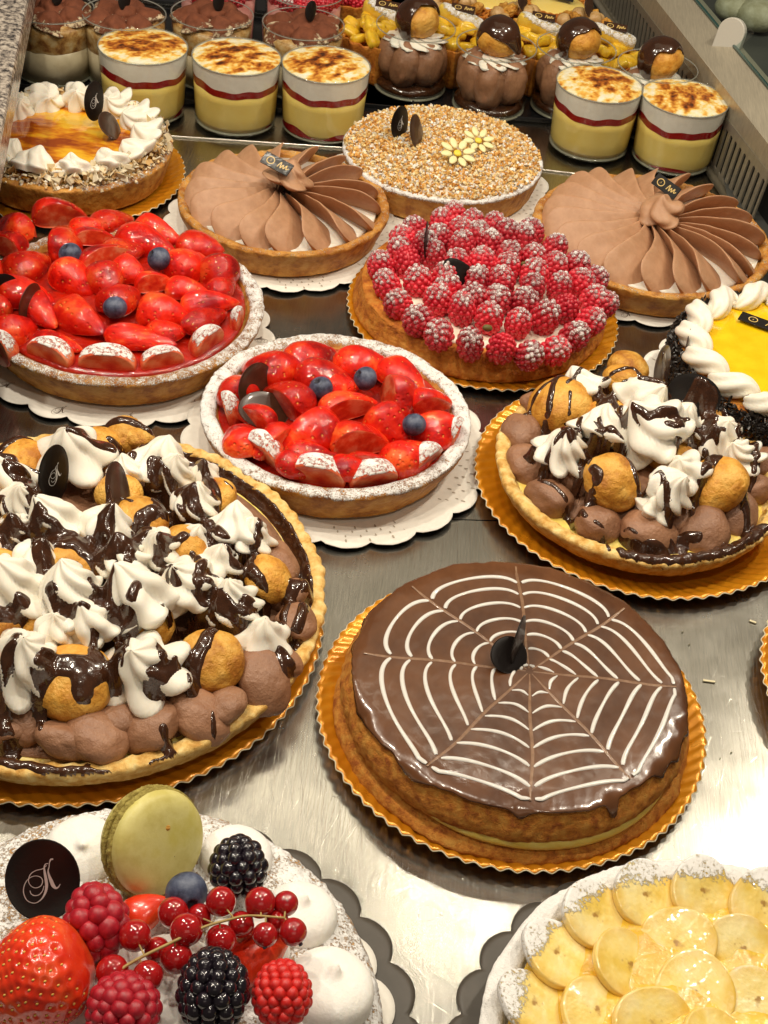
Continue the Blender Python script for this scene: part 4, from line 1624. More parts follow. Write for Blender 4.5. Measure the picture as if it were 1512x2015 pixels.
# ---------------------------------------------------------------- profiterole tarts
def puff_rim(t, R, z, seed, n=360, flut=62, mat_='puff'):
    prof = smoothprof([(R * .55, .15), (R * .88, .25), (R - .35, .9), (R + .05, z - .75), (R + .25, z - .1), (R - .05, z + .18), (R - .75, z + .05), (R - .95, z - .4), (R - 1.6, z - .6), (R * .5, z - .5), (0, z - .5)], 6)
    V, F = lathe(prof, n)
    rad = V * [1, 1, 0]
    rl = np.linalg.norm(rad, axis=1)[:, None] + 1e-6
    a = np.arctan2(V[:, 1], V[:, 0])
    k = sst(z - 1.2, z - .1, V[:, 2]) * sst(R - 1.5, R - .9, rl[:, 0])
    V = V + rad / rl * (.16 * np.abs(np.sin(flut * a / 2 + 1.5 * V[:, 2])) * k + .22 * fbm(V, .5, 3, seed) + .07 * fbm(V, 2.6, 2, seed + 3))[:, None]
    V[:, 2] += k * (.14 * np.abs(np.sin(flut * a / 2)) + .22 * fbm(V, .35, 2, seed + 6))
    return ob('puff_pastry_case', mdata('puff_pastry_case', V, F, M[mat_], attrs={'sugar': np.full(len(V), -1.)}), t)


def put(t, c, mp_, sc, items, meshes, name, zf, rg, sq=(1, 1, 1), up=.0, tilt=.35, seat=0.0):
    for i, it in enumerate(items):
        zx, zy, r_ = it[:3]
        px, py = mp_(zx, zy)
        z = zf(Lp(c, px, py, 4)) + (it[3] if len(it) > 3 else 0)
        r = r_ * sc / ppc(at(px, py, z))
        p = Lp(c, px, py, z + seat * r)
        ob(name, meshes[i % len(meshes)], t, p, (rg.uniform(-tilt, tilt), rg.uniform(-tilt, tilt), rg.uniform(0, 6)), (r * sq[0], r * sq[1], r * sq[2]))


rg = random.Random(5)
# right one
c = (19.0, 88.3)
t = thing('profiterole_tart', 'medium profiterole tart with chocolate sauce on a gold board, beside the mango cake', 'tart', (c[0], c[1], .7), group='profiterole tarts')
puff_rim(t, 10.7, 2.3, 3)
blob_disc(t, 'custard_layer', 9.9, 1.75, .6, 'custard', noise_=.15)
blob_disc(t, 'mousse_layer', 8.3, 1.9, 2.0, 'mousse', noise_=.4, ns=.5)
mp6 = zmap(920, 560, .3915)
zf6 = lambda p: 2.6 + 2.4 * max(0, 1 - (p.x ** 2 + p.y ** 2) / 95)
put(t, c, mp6, .3915, [(265, 785, 105), (295, 950, 110), (410, 1110, 120), (650, 1245, 125), (900, 1275, 135), (1175, 1275, 135), (1345, 1190, 115), (1440, 1060, 95), (1480, 930, 90), (700, 1130, 110), (520, 1010, 120), (1050, 1200, 120), (1380, 760, 100), (340, 650, 90)],
    MOU, 'mousse_ball', lambda p: 2.35, rg, (1, 1, .85), tilt=.5)
put(t, c, mp6, .3915, [(455, 650, 165), (720, 1030, 155), (1235, 1045, 165), (1285, 690, 110), (800, 455, 105), (780, 530, 120), (1000, 900, 140, -1.2), (700, 700, 130, -1), (1050, 650, 130, -.4)],
    CHX, 'choux_bun', lambda p: zf6(p) + .1, rg, (1, 1, .9), tilt=.6)
put(t, c, mp6, .3915, [(570, 580, 120), (650, 800, 130), (470, 900, 125), (850, 640, 130), (930, 800, 190, .3), (1000, 1080, 115), (1080, 990, 110), (1255, 820, 125), (1370, 920, 100), (920, 1180, 90, -.6), (830, 760, 120), (1040, 760, 120)],
    DOL, 'cream_dollop', lambda p: zf6(p) + .35, rg, (1.05, 1.05, 1.0), tilt=.6)
plaque(t, Lp(c, *mp6(975, 465), 6.5), (-.35, .55, .9), 1.5, 2.0, 'plaque_brown', None)
plaque(t, Lp(c, *mp6(1130, 590), 6.3), (-.5, .1, -.25), 2.1, 1.6, 'plaque', None)


def strokes(c, mp_, z, L_):
    out = []
    for pts, r in L_:
        out.append(([tuple(Lp(c, *mp_(a[0], a[1]), a[2] if len(a) > 2 else z)) for a in pts], r))
    return out


ST = [([(530, 470), (430, 560), (400, 660), (410, 790), (480, 760), (590, 760)], .22), ([(290, 650), (350, 590), (470, 545)], .2), ([(495, 640), (500, 720)], .14),
      ([(650, 500), (760, 490), (830, 480), (870, 530)], .24), ([(790, 400), (850, 450), (870, 510)], .2),
      ([(650, 640), (690, 570), (780, 540), (850, 560)], .42), ([(700, 650), (740, 720), (720, 800), (770, 860), (850, 900)], .3),
      ([(680, 660), (660, 690), (740, 740)], .45), ([(830, 640), (950, 680), (1060, 720), (1130, 680), (1180, 780), (1150, 860)], [.3, .4, .45, .4, .4, .3]),
      ([(910, 560), (1000, 610), (1080, 650), (1180, 640)], [.3, .5, .5, .3]), ([(850, 900), (940, 880), (1010, 890), (1100, 860), (1180, 850), (1250, 870)], [.3, .35, .4, .4, .35, .2]),
      ([(1010, 890), (1000, 940), (950, 930)], .35), ([(1170, 660), (1210, 740), (1190, 850)], .3), ([(1180, 900), (1190, 980), (1150, 1070), (1130, 1160)], [.35, .4, .25, .12]),
      ([(1280, 650), (1350, 780), (1320, 870)], .25), ([(1350, 760), (1420, 870), (1430, 960), (1420, 1040)], [.3, .3, .3, .2]),
      ([(560, 1010), (620, 920), (720, 900), (780, 990), (850, 1090), (930, 1080)], [.35, .45, .35, .28, .3, .3]), ([(600, 1050), (630, 1080), (600, 1110)], .35),
      ([(380, 1000), (440, 1030), (510, 1080), (590, 1170)], [.25, .2, .2, .25]), ([(430, 830), (470, 880), (400, 930), (360, 980)], .18), ([(430, 780), (460, 890), (500, 930), (540, 790)], [.35, .3, .15, .2]),
      ([(640, 1195), (700, 1230), (725, 1290)], .16), ([(800, 1205), (880, 1260), (960, 1270), (1020, 1280)], [.18, .25, .25, .3]), ([(930, 1080), (970, 1160), (1010, 1200)], .2),
      ([(1050, 1250), (1110, 1260), (1120, 1320)], .3), ([(1100, 1220), (1170, 1240)], .3), ([(1400, 1100), (1430, 1200), (1400, 1280), (1330, 1340)], [.3, .3, .35, .4]),
      ([(1000, 1370), (1060, 1370)], .15), ([(290, 860), (320, 880)], .18), ([(560, 520), (480, 600)], .16), ([(1230, 640), (1300, 640), (1290, 560)], .15),
      ([(620, 840), (640, 890), (600, 860)], .12), ([(740, 760), (770, 700)], .14), ([(1180, 1060), (1250, 960)], .2)]
ST = [(a_, ([x * 1.08 for x in r_] if isinstance(r_, list) else r_ * 1.08)) for a_, r_ in ST]
sauce(t, strokes(c, mp6, 4.2, ST), 11.2, .10, .20, seed=4, pool=7)
# scalloped chocolate piping on the pastry rim
ri = []
for k, a in enumerate(np.linspace(-1.75, -.55, 34)):
    r = 10.35 + (.35 if k % 2 else -.1)
    ri.append((r * math.cos(a), r * math.sin(a)))
sauce(t, [(ri, .42)], 11.6, .09, .28, name='chocolate_rim_piping', seed=9, rough_=.1, pool=0)
gold_board('gold fluted board under the medium profiterole tart', (19.7, 89.3), 13.1, flutes=74, seed=6, rise=.8)

# left big one
c = (-19.4, 68.5)
t = thing('profiterole_tart', 'very large profiterole tart with tall cream peaks at the left photo edge', 'tart', (c[0], c[1], .6), group='profiterole tarts')
puff_rim(t, 15.9, 2.5, 7, 480, 84)
mpA = zmap(0, 820, .4365)
blob_disc(t, 'custard_layer', 15.0, 1.9, .5, 'custard', noise_=.15)
blob_disc(t, 'mousse_layer', 14.4, 2.1, 1.5, 'mousse', noise_=.35, ns=.35)
zfA = lambda p: 3.4 + 1.9 * max(0, 1 - (p.x ** 2 + p.y ** 2) / 200)
put(t, c, mpA, .4365, [(430, 1460, 150), (300, 1490, 120), (560, 1400, 120), (680, 1430, 135), (900, 1370, 140), (1010, 1330, 110), (1180, 1220, 140), (1240, 1130, 110), (1340, 960, 100), (100, 1400, 110), (1300, 840, 90), (30, 1440, 90), (1250, 700, 110), (1130, 1120, 100), (-160, 1330, 140), (-330, 1200, 150)],
    MOU, 'mousse_ball', lambda p: 2.9, rg, (1, 1, .8), tilt=.5)
put(t, c, mpA, .4365, [(330, 1230, 190), (940, 1140, 160), (1205, 760, 125), (90, 240, 130), (960, 400, 110), (540, 380, 110), (10, 960, 110), (560, 120, 100), (620, 130, 80), (640, 500, 130), (300, 700, 150), (-150, 1100, 160), (-180, 500, 160), (820, 620, 120), (-380, 800, 160), (1000, 900, 120, -.6), (640, 950, 150, -.6), (200, 950, 150, -.6), (-30, 750, 150), (450, 180, 110, -.5)],
    CHX, 'choux_bun', lambda p: zfA(p) + .1, rg, (1, 1, .9), tilt=.5)
put(t, c, mpA, .4365, [(340, 230, 150), (720, 260, 115), (780, 300, 90), (60, 350, 110), (570, 300, 80), (880, 440, 95), (1060, 560, 115), (1130, 590, 90), (70, 570, 90), (270, 550, 120), (480, 560, 120), (700, 640, 100), (870, 590, 75), (60, 830, 160), (340, 880, 150), (640, 900, 150),
                       (850, 810, 140), (1050, 900, 120), (1180, 1050, 115, -.4), (660, 1190, 165, -.2), (110, 1170, 160), (430, 1000, 100), (170, 700, 110), (560, 700, 110), (-150, 700, 150), (-200, 1000, 150), (-350, 620, 140), (920, 330, 80, -.6), (260, 1000, 90), (100, 430, 100), (980, 700, 90), (-120, 350, 140)],
    DOL, 'cream_dollop', lambda p: zfA(p) + .55, rg, (1.08, 1.08, 1.1), tilt=.38)
plaque(t, Lp(c, *mpA(250, 290), 7.2), (-.12, .15, .95), 1.3, 2.2, 'plaque', 'print_white', ls=.95)
plaque(t, Lp(c, *mpA(540, 370), 6.6), (-.55, .55, 1.1), 1.4, 2.1, 'plaque_brown', None)
ST = [([(0, 200), (120, 130), (300, 120)], [.5, .5, .3]), ([(320, 240), (420, 220), (530, 210), (600, 250)], [.3, .6, .6, .4]), ([(500, 120), (600, 150), (660, 200)], .4), ([(20, 330), (120, 320), (210, 340)], [.4, .5, .3]),
      ([(60, 370), (130, 400), (170, 480), (160, 560)], [.6, .7, .5, .4]), ([(0, 480), (40, 560), (90, 640), (180, 660), (260, 680), (380, 710), (480, 760), (560, 740)], [.5, .5, .5, .7, .8, .8, .7, .6]),
      ([(180, 620), (200, 760), (240, 830), (360, 850)], [.6, .6, .5, .3]), ([(330, 440), (400, 420), (390, 510)], .4), ([(430, 470), (490, 490), (530, 580)], [.4, .35, .2]),
      ([(520, 560), (480, 640), (500, 720)], [.4, .6, .6]), ([(640, 560), (640, 640), (580, 720), (480, 720)], [.4, .6, .6, .7]), ([(690, 290), (760, 380), (830, 420), (870, 480)], [.4, .7, .6, .4]),
      ([(700, 300), (720, 450), (760, 500), (850, 520)], [.5, .6, .8, .5]), ([(880, 500), (960, 600), (1040, 680), (1100, 720), (1180, 800), (1220, 920)], [.4, .7, .8, .6, .4, .3]),
      ([(830, 640), (740, 700), (730, 800), (800, 890)], [.35, .4, .35, .2]), ([(870, 700), (910, 800), (890, 900), (960, 940)], [.3, .45, .35, .4]), ([(940, 880), (1000, 940), (1080, 980), (1120, 920)], [.3, .45, .45, .4]),
      ([(960, 960), (940, 1060), (880, 1160), (870, 1250)], [.3, .45, .45, .3]), ([(960, 960), (850, 970), (740, 970)], [.4, .25, .2]), ([(650, 640), (560, 840), (500, 900), (490, 980), (550, 1020)], [.3, .28, .35, .35, .25]),
      ([(620, 960), (560, 1080), (530, 1240), (440, 1160), (430, 1090)], [.35, .5, .55, .4, .2]), ([(500, 1200), (400, 1240), (260, 1220), (190, 1280), (180, 1400)], [.5, .9, .7, .4, .15]),
      ([(370, 1260), (380, 1310)], .6), ([(720, 1130), (740, 1240), (690, 1280)], [.2, .3, .5]), ([(800, 1190), (740, 1270)], .25), ([(0, 1000), (90, 990), (120, 960)], .4), ([(240, 950), (290, 1010), (400, 1020)], .3),
      ([(430, 910), (460, 1000)], .3), ([(100, 1170), (50, 1240), (20, 1280)], [.25, .45, .4]), ([(1340, 740), (1290, 830), (1270, 940)], [.4, .35, .2]), ([(1280, 1070), (1320, 1120)], .5),
      ([(1150, 480), (1170, 560), (1150, 640), (1110, 720)], [.25, .2, .25, .4]), ([(880, 230), (960, 380), (980, 450)], [.3, .45, .3]), ([(950, 820), (1010, 820)], .3),
      ([(960, 1310), (970, 1400), (985, 1490)], [.1, .2, .2]), ([(740, 1400), (780, 1450), (860, 1470)], .3), ([(1060, 380), (1010, 350)], .15), ([(1340, 660), (1400, 760)], .2),
      ([(0, 1470), (60, 1490), (140, 1500)], [.5, .5, .4]), ([(140, 1500), (230, 1530), (330, 1540), (480, 1570), (620, 1560), (700, 1500), (850, 1470)], [.4, .5, .7, .8, .7, .5, .3]),
      ([(560, 470), (600, 500)], .15), ([(0, 640), (60, 680)], .5), ([(0, 1330), (40, 1420)], .5), ([(-200, 500), (-100, 700), (-150, 900)], .6), ([(-300, 800), (-200, 1100)], .6), ([(700, 520), (640, 560)], .5), ([(1000, 620), (1090, 780)], .5)]
ST = [(a_, ([x * 1.05 for x in r_] if isinstance(r_, list) else r_ * 1.05)) for a_, r_ in ST]
sauce(t, strokes(c, mpA, 4.8, ST), 16.4, .10, .20, seed=8, pool=6)
ri = [(15.0 * math.cos(a), 15.0 * math.sin(a)) for a in np.linspace(2.0, -.25, 40)]
sauce(t, [(ri, .40)], 16.6, .10, .25, name='chocolate_rim_line', seed=2, rough_=.12, pool=0)
gold_board('wide gold fluted board under the very large profiterole tart', (-19.6, 68.4), 16.45, flutes=92, seed=8, rise=.6)
# ---------------------------------------------------------------- spider web cake
c = (9.75, 63.5)
t = thing('spider_web_cake', 'round chocolate glazed cake with white icing spider web and custard layer on a gold board', 'cake', (c[0], c[1], .25))
ZT = 4.45


def sp(V, A, R_, Z):
    return V


prof = smoothprof([(10.2, 0), (11.2, .08), (11.45, .5), (11.3, 1.15), (10.8, 1.5), (11.0, 1.85), (11.1, 2.6), (10.85, 3.4), (10.45, 4.05), (9.9, 4.3), (8, 4.35), (0, 4.35)], 8)
V, F = lathe(prof, 300)
rad = V * [1, 1, 0]
rad /= np.linalg.norm(rad, axis=1)[:, None] + 1e-6
a = np.arctan2(V[:, 1], V[:, 0])
gap_ = np.exp(-((a + 1.25) / .75) ** 4) * np.exp(-((V[:, 2] - 1.55) / .38) ** 2)
V += rad * (.18 * fbm(V, .45, 3, 2) + .13 * fbm(V, 2.2, 4, 5) - .30 * gap_)[:, None]
skirt = np.exp(-((V[:, 2] - .9) / .35) ** 2) * np.clip(vn(V * [.35, .35, .1], 1, 12), 0, 1) * .45
V += rad * skirt[:, None]
ob('sponge_body', mdata('sponge_body', V, F, M['sponge']), t)
# custard showing at the front
aa = np.linspace(-2.05, -.45, 90)
w = np.sin(PI * (aa + 2.05) / 1.6) ** .6
V, F = [], None
hh = np.linspace(-1, 1, 12)
P = np.array([[((10.7 + .5 * (1 - h * h) * wi) * math.cos(x), (10.7 + .5 * (1 - h * h) * wi) * math.sin(x), 1.62 + .12 * math.sin(3 * x) + .72 * h * wi) for h in hh] for x, wi in zip(aa, w)])
ob('custard_layer', mdata('custard_layer', P.reshape(-1, 3), gfaces(90, 12), M['custard']), t)
M['glaze'] = food('chocolate_glaze', [(.070, .024, .008), (.14, .054, .020)], ns=.25, rough=.25, coat=.4, coatr=.10, bump=((.30, .20), (1.3, .012), (5, .004)), stretch=(1, .6, 1))
n = 420
ang = np.linspace(0, TAU, n, endpoint=False)
ce = np.stack([np.cos(ang), np.sin(ang), ang * 0], -1)
drip = .12 + .22 * np.clip(fbm(ce * 10.5, .55, 2, 8), -1, 1)
for a0, d_, w_ in ((-1.02, 1.5, .035), (-.45, .9, .06), (-.62, .7, .05), (-2.2, .7, .10), (-2.7, .5, .12), (2.8, .45, .1), (-1.55, .5, .05), (-.25, .7, .05), (3.05, .6, .06)):
    dd = np.abs((ang - a0 + PI) % TAU - PI)
    drip = drip + d_ * np.exp(-(dd / w_) ** 2)
prof0 = np.array([(0, 0), (3, 0), (6, 0), (8, 0), (9, 0), (9.6, -.02), (10.0, -.09), (10.35, -.25), (10.62, -.5), (10.85, -.85), (10.98, -1.25), (10.9, -1.5)])
A = ang[:, None] * np.ones((1, len(prof0)))
rr = prof0[None, :, 0] * np.ones((n, 1))
zz = ZT + .12 + prof0[None, :, 1] * np.ones((n, 1))
k = len(prof0)
s_ = np.clip((np.arange(k) - 6) / 5.0, 0, 1)[None]
fr = .05 + .42 * drip[:, None]
rr = np.where(s_ > 0, 10.0 + (rr - 10.0) * np.clip(.55 + fr * .9, 0, 1.05), rr)
zz = np.where(s_ > 0, ZT + .03 - (ZT + .03 - zz) * fr * 1.5, zz)
P = np.stack([rr * np.cos(A), rr * np.sin(A), zz], -1)
rn = .22 * fbm(P * .45, 1, 3, 2) + .16 * fbm(P, 1.5, 3, 9)
P[..., :2] *= (1 + (rn * s_ ** .5) / 10)[..., None]
P[:, -1, :2] *= .982
glz = ob('chocolate_glaze', mdata('chocolate_glaze', P.reshape(-1, 3), gfaces(n, k, True, False)[:, ::-1], M['glaze']), t)
mpS = zmap(600, 1080, .5291)
ZW = ZT + .12
wc = at(*mpS(836, 455), ZT + .37) - Vector((c[0], c[1], 0))
wc = np.array([wc.x, wc.y])
ends = [(790, 60, -1), (1150, 250, -1), (1388, 512, 1), (1268, 908, 1), (848, 985, 1), (492, 780, 1), (268, 392, -1), (412, 150, -1)]
E_ = []
for zx, zy, s in ends:
    p = at(*mpS(zx, zy), ZT + .37)
    v = np.array([p.x - c[0], p.y - c[1]]) - wc
    E_.append((math.atan2(v[1], v[0]), s))
E_.sort()


def rmax(a, R=9.95):
    d_ = np.array([math.cos(a), math.sin(a)])
    b_ = wc @ d_
    return -b_ + math.sqrt(b_ * b_ - (wc @ wc) + R * R)


M['icing'] = food('white_icing', [(.70, .67, .62)], rough=.22, coat=.5, bump=((3, .01),))
M['feather'] = food('feathered_glaze', [(.20, .10, .05), (.28, .16, .09)], ns=2, rough=.25, coat=.3)
rings = [.135, .27, .405, .54, .68, .82, .945]
rgw = random.Random(2)


def ribbon3(pts, wd, hgt, z):
    """low rounded bead along pts"""
    p = np.asarray(pts)
    T = np.gradient(p, axis=0)
    T /= np.linalg.norm(T, axis=1)[:, None] + 1e-9
    Nn = np.stack([-T[:, 1], T[:, 0]], -1)
    cs = [(-1, -.03), (-.8, .55), (-.35, .95), (.35, .95), (.8, .55), (1, -.03)]
    V = np.stack([np.c_[p + Nn * (wd * o_)[:, None], z + hgt * h_ * np.clip(wd / wd.max(), .2, 1)] for o_, h_ in cs], 1)
    return V.reshape(-1, 3), gfaces(len(p), len(cs))[:, ::-1]


for i in range(8):
    a0, s0 = E_[i]
    a1, s1 = E_[(i + 1) % 8]
    if a1 < a0:
        a1 += TAU
    for k, f in enumerate(rings):
        s = np.linspace(.012 + .01 / f, .988 - .01 / f, 48)
        ph = a0 + (a1 - a0) * s
        R_ = np.array([rmax(x) for x in ph])
        dl = (a1 - a0) * f * 10
        pull = s0 * .085 * np.exp(-s * dl / .75) + s1 * .085 * np.exp(-(1 - s) * dl / .75) + s0 * .035 * (1 - s) ** 2 + s1 * .035 * s ** 2
        r = R_ * (f + pull * (.5 + .5 * f) - .02 * np.sin(PI * s) + rgw.uniform(-.008, .008)) * .985
        r = np.minimum(r, R_ * .985)
        if k == 6 and i in (0,):
            pass
        pts = np.stack([wc[0] + r * np.cos(ph), wc[1] + r * np.sin(ph)], -1)
        wd = (.10 + .035 * f) * np.clip(np.minimum(s, 1 - s) * dl / .35 + .12, .12, 1) * (1 + .15 * np.sin(s * 9 + k + i))
        V, F = ribbon3(pts, wd, .075, ZW)
        ob('icing_line', mdata('icing_line', V, F, M['icing']), t)
for i, (a, s) in enumerate(E_):
    for o_ in (-.05, 0, .05):
        rr = np.linspace(.25, rmax(a) * (1.0 if o_ == 0 else .93), 60)
        ph = a + o_ * np.exp(-rr / 5) * .9 + .012 * np.sin(rr * .9 + i)
        pts = np.stack([wc[0] + rr * np.cos(ph), wc[1] + rr * np.sin(ph)], -1)
        V, F = ribbon3(pts, np.linspace(.04, .07, 60) * (1 if o_ == 0 else .45), .018, ZW)
        ob('drawn_radial', mdata('drawn_radial', V, F, M['feather']), t)
p = Lp(c, *mpS(795, 365), ZT + 1.0)
plaque(t, (p.x, p.y, ZT + 1.35), (-.10, -.15, 1.30), 1.55, 1.75, 'plaque', None)
plaque(t, (p.x - .55, p.y - .75, ZT + .72), (-.95, .1, .6), 1.35, 1.2, 'plaque', None)
gold_board('gold fluted board under the spider web cake', (9.75, 64.0), 12.65, flutes=78, seed=1, rise=.8)
# board whose edge enters at the right of the photo
gold_board('gold fluted board cut off by the right photo edge', (39.3, 69.5), 12.6, flutes=76, seed=3, rise=.8, z=.5)
t = thing('round_pastry', 'round pastry almost wholly beyond the right photo edge on its gold board', 'tart', (40.2, 69.5, .7))
tart_shell(t, 9.6, 10.4, 3.0, 2.6, rim=.8, seed=31, sugfun=lambda V, s: s * 0 - 1.2, n=120)
blob_disc(t, 'custard_filling', 9.4, 2.7, .3, 'custard')

# ---------------------------------------------------------------- foreground cake with berries
c = (-9.8, 37.8)
t = thing('sugar_dusted_cake', 'sugar dusted cake topped with cream kisses, a macaron and fresh berries at the lower left', 'cake', (c[0], c[1], .3))
prof = smoothprof([(12.4, 0), (12.9, .3), (13.05, 1.5), (12.95, 2.8), (12.5, 3.9), (11.6, 4.55), (10.4, 4.9), (8, 5.25), (5, 5.5), (0, 5.6)], 14)
V, F = lathe(prof, 560)
rad = V * [1, 1, 0]
rad /= np.linalg.norm(rad, axis=1)[:, None] + 1e-6
rough_ = .13 * fbm(V, 1.9, 3, 1) + .10 * np.abs(fbm(V, 3.6, 2, 7))
V += rad * rough_[:, None]
V[:, 2] += 1.6 * rough_ * sst(2, 5, V[:, 2])
M['dusted'] = food('dusted_almond_crust', [(.50, .24, .06), (.62, .36, .14)], ns=2, rough=.7, bump=((8, .05),), sugar=1, sug_scale=6.5)
ob('almond_crust', mdata('almond_crust', V, F, M['dusted'], attrs={'sugar': .74 + .35 * fbm(V, .7, 2, 3) - .1 * sst(4, 2, V[:, 2])}), t)
KISS = [mdata('cream_kiss', *kiss_mesh(i, .50, .20), M['meringue']) for i in range(4)]
for i, (px, py, r, ln) in enumerate(((466, 1690, 72, .0), (590, 1805, 74, .3), (648, 1950, 90, .4), (165, 1685, 80, 0), (330, 1960, 120, 0), (180, 1950, 110, 0), (480, 1880, 90, 0))):
    z = 5.2
    p = Lp(c, px, py, z)
    s = r / ppc(at(px, py, z))
    o = ob('cream_kiss', KISS[i % 4], t, p, (.0, .12, .3 - .5 * i if i > 2 else .9), (s, s, s * .95))
doily('white scalloped card with printed monograms under the sugar dusted cake', (-9.8, 37.8), 14.3, logo=True, holes=False, cat='cake card', name='scalloped_card_or_sheet', group='scalloped cake cards', lift=.12, scal=28, depth=.045, z=.09)
doily('dark grey scalloped sheet sticking out below the sugar dusted cake card', (-9.6, 37.9), 15.45, holes=False, cat='cake card', name='scalloped_card_or_sheet', group='dark scalloped sheets', lift=.02, scal=28, depth=.05, mat_='greysheet', z=.01, rz=.05)  # wider dark grey sheet lying flat below the white card


def setp(px, py, z):
    return at(px, py, z)


def cam_rot(rx=0, ry=0, rz=0):
    """axes: local X right in view, local Z up in view, local -Y towards the camera, then turned"""
    B = Matrix(((RT[0], FW[0], UP[0]), (RT[1], FW[1], UP[1]), (RT[2], FW[2], UP[2])))
    return B @ Euler((rx, ry, rz)).to_matrix()


# printed plaque, standing in the cream
p = at(84, 1733, 8.3)
pq = thing('chocolate_disc', 'large black chocolate disc printed with a white script K beside the macaron', 'chocolate disc', p, rot=cam_rot(.35, .06, .12).to_euler())
plaque(pq, (0, 0, 0), (0, 0, 0), 1.86, 2.42, 'plaque', 'print_white', ls=1.12, bend=.05, name='disc_body')
# macaron
p = at(300, 1655, 7.9)
nrm = np.array(cam_rot(.1, 0, .55) @ Vector((0, -1, 0)))
mc = thing('macaron', 'pale pistachio green macaron standing on edge behind the berries', 'macaron', p, rot=cam_rot(.05, 0, .76).to_euler())
M['macaron'] = food('macaron_shell', [(.56, .48, .14), (.66, .59, .22), (.60, .52, .13)], ns=.5, nd=5, rough=.42, spec=.4, bump=((6, .008), (25, .004)))
M['macaron_foot'] = food('macaron_foot', [(.22, .16, .025), (.42, .34, .08)], ns=3, rough=.8, bump=((7, .09), (20, .03)))
Rm = 2.78
for s in (1, -1):
    prof = [(Rm * .985, .30), (Rm, .45), (Rm * .99, .62), (Rm * .95, .85), (Rm * .87, 1.03), (Rm * .72, 1.19), (Rm * .5, 1.28), (Rm * .25, 1.32), (0, 1.33)]
    V, F = lathe(smoothprof(prof, 5), 96)
    V = np.stack([V[:, 0], -s * V[:, 2], V[:, 1]], -1)
    V *= (1 + .012 * fbm(V, .8, 2, 3))[:, None]
    ob('macaron_shell', mdata('macaron_shell', V, F if s < 0 else F, M['macaron']), mc)
    prof = [(Rm * .93, .10), (Rm * 1.01, .12), (Rm * 1.045, .22), (Rm * 1.04, .34), (Rm * 1.0, .44), (Rm * .97, .5)]
    V, F = lathe(smoothprof(prof, 4), 300)
    V *= (1 + .055 * np.abs(fbm(V, 3.6, 3, 5 + s)) - .01)[:, None]
    V = np.stack([V[:, 0], -s * V[:, 2], V[:, 1]], -1)
    ob('macaron_foot', mdata('macaron_foot', V, F, M['macaron_foot']), mc)
V, F = lathe(smoothprof([(Rm * .9, -.16), (Rm * .975, -.08), (Rm * .985, 0), (Rm * .975, .08), (Rm * .9, .16)], 3), 96)
V = np.stack([V[:, 0], V[:, 2], V[:, 1]], -1)
M['mac_fill'] = food('pistachio_filling', [(.36, .27, .05)], rough=.6, bump=((6, .05),))
ob('macaron_filling', mdata('macaron_filling', V, F, M['mac_fill']), mc)
chip = []
rgm = random.Random(6)
for x, z_, s in ((.05, .95, .17), (-.3, -1.35, .07), (.9, .3, .05), (-.9, 1.3, .05), (.5, -.6, .08), (1.5, 1.3, .05), (-1.2, -.5, .05), (1.0, -1.7, .04), (-.1, 1.7, .04), (.3, .1, .04)):
    yy = -1.31 + .10 * (x * x + z_ * z_) / 2.2
    V, F = ico(2)
    o = ob('nut_crumb', mdata('nut_crumb', V * [s, s * .5, s], F, M['choux' if s > .1 else 'brown_bits']), mc, (x, yy, z_))

# drupelet berries, each drupelet a part
iv3, if3 = ico(3)


def drupe_berry(name, label, cat, px, py, z, wpx, hpx, mat_, seed, rot, rows=8, per=10, dr=.25, group=None, core_m=None):
    p = at(px, py, z)
    k = ppc(p)
    t = thing(name, label, cat, p, group=group, rot=rot.to_euler())
    rg = random.Random(seed)
    a_, b_ = wpx / k / 2, hpx / k / 2
    dm = mdata('drupelet', iv3, if3, M[mat_])
    cm = ico(3)
    ob('berry_core', mdata('berry_core', cm[0] * [a_ * .80, a_ * .80, b_ * .82], cm[1], M[mat_]), t)
    ph = 0
    for r_ in range(rows):
        el = -1.1 + 2.6 * r_ / (rows - 1)
        el = min(el, 1.42)
        n_ = max(1, int(round(per * math.cos(el) + .3)))
        if r_ == rows - 1:
            n_ = 3
        ph += .5
        for i in range(n_):
            an = TAU * (i + ph + rg.uniform(-.06, .06)) / n_
            s = dr * rg.uniform(.88, 1.12)
            pos = Vector((a_ * .80 * math.cos(el) * math.cos(an), a_ * .80 * math.cos(el) * math.sin(an), b_ * .84 * math.sin(el)))
            d_ = Vector((pos.x / a_ ** 2, pos.y / a_ ** 2, pos.z / b_ ** 2)).normalized()
            ob('drupelet', dm, t, pos, d_.to_track_quat('Z', 'Y').to_euler(), (s * a_ * .98, s * a_ * .98 * rg.uniform(.95, 1.1), s * a_ * .95))
    return t


drupe_berry('blackberry', 'glossy blackberry farther back, next to the cream kiss and blueberry', 'blackberry', 469, 1708, 8.0, 112, 122, 'black', 1, cam_rot(-.2, -.08, 0), 8, 10, .27, 'blackberries on the cake')
drupe_berry('blackberry', 'large glossy blackberry at the front, below the redcurrants', 'blackberry', 419, 1950, 9.2, 142, 165, 'black', 2, cam_rot(-.15, .04, 0), 9, 11, .25, 'blackberries on the cake')
drupe_berry('raspberry', 'dark raspberry right of the black chocolate disc', 'raspberry', 190, 1815, 8.6, 118, 142, 'rasp_plain', 3, cam_rot(-.3, -.1, .3), 7, 8, .36, 'raspberries on the sugar dusted cake')
drupe_berry('raspberry', 'dark raspberry at the bottom edge beside the big strawberry', 'raspberry', 243, 1992, 8.8, 150, 150, 'rasp_plain', 4, cam_rot(-.2, .15, .3), 9, 12, .235, 'raspberries on the sugar dusted cake')
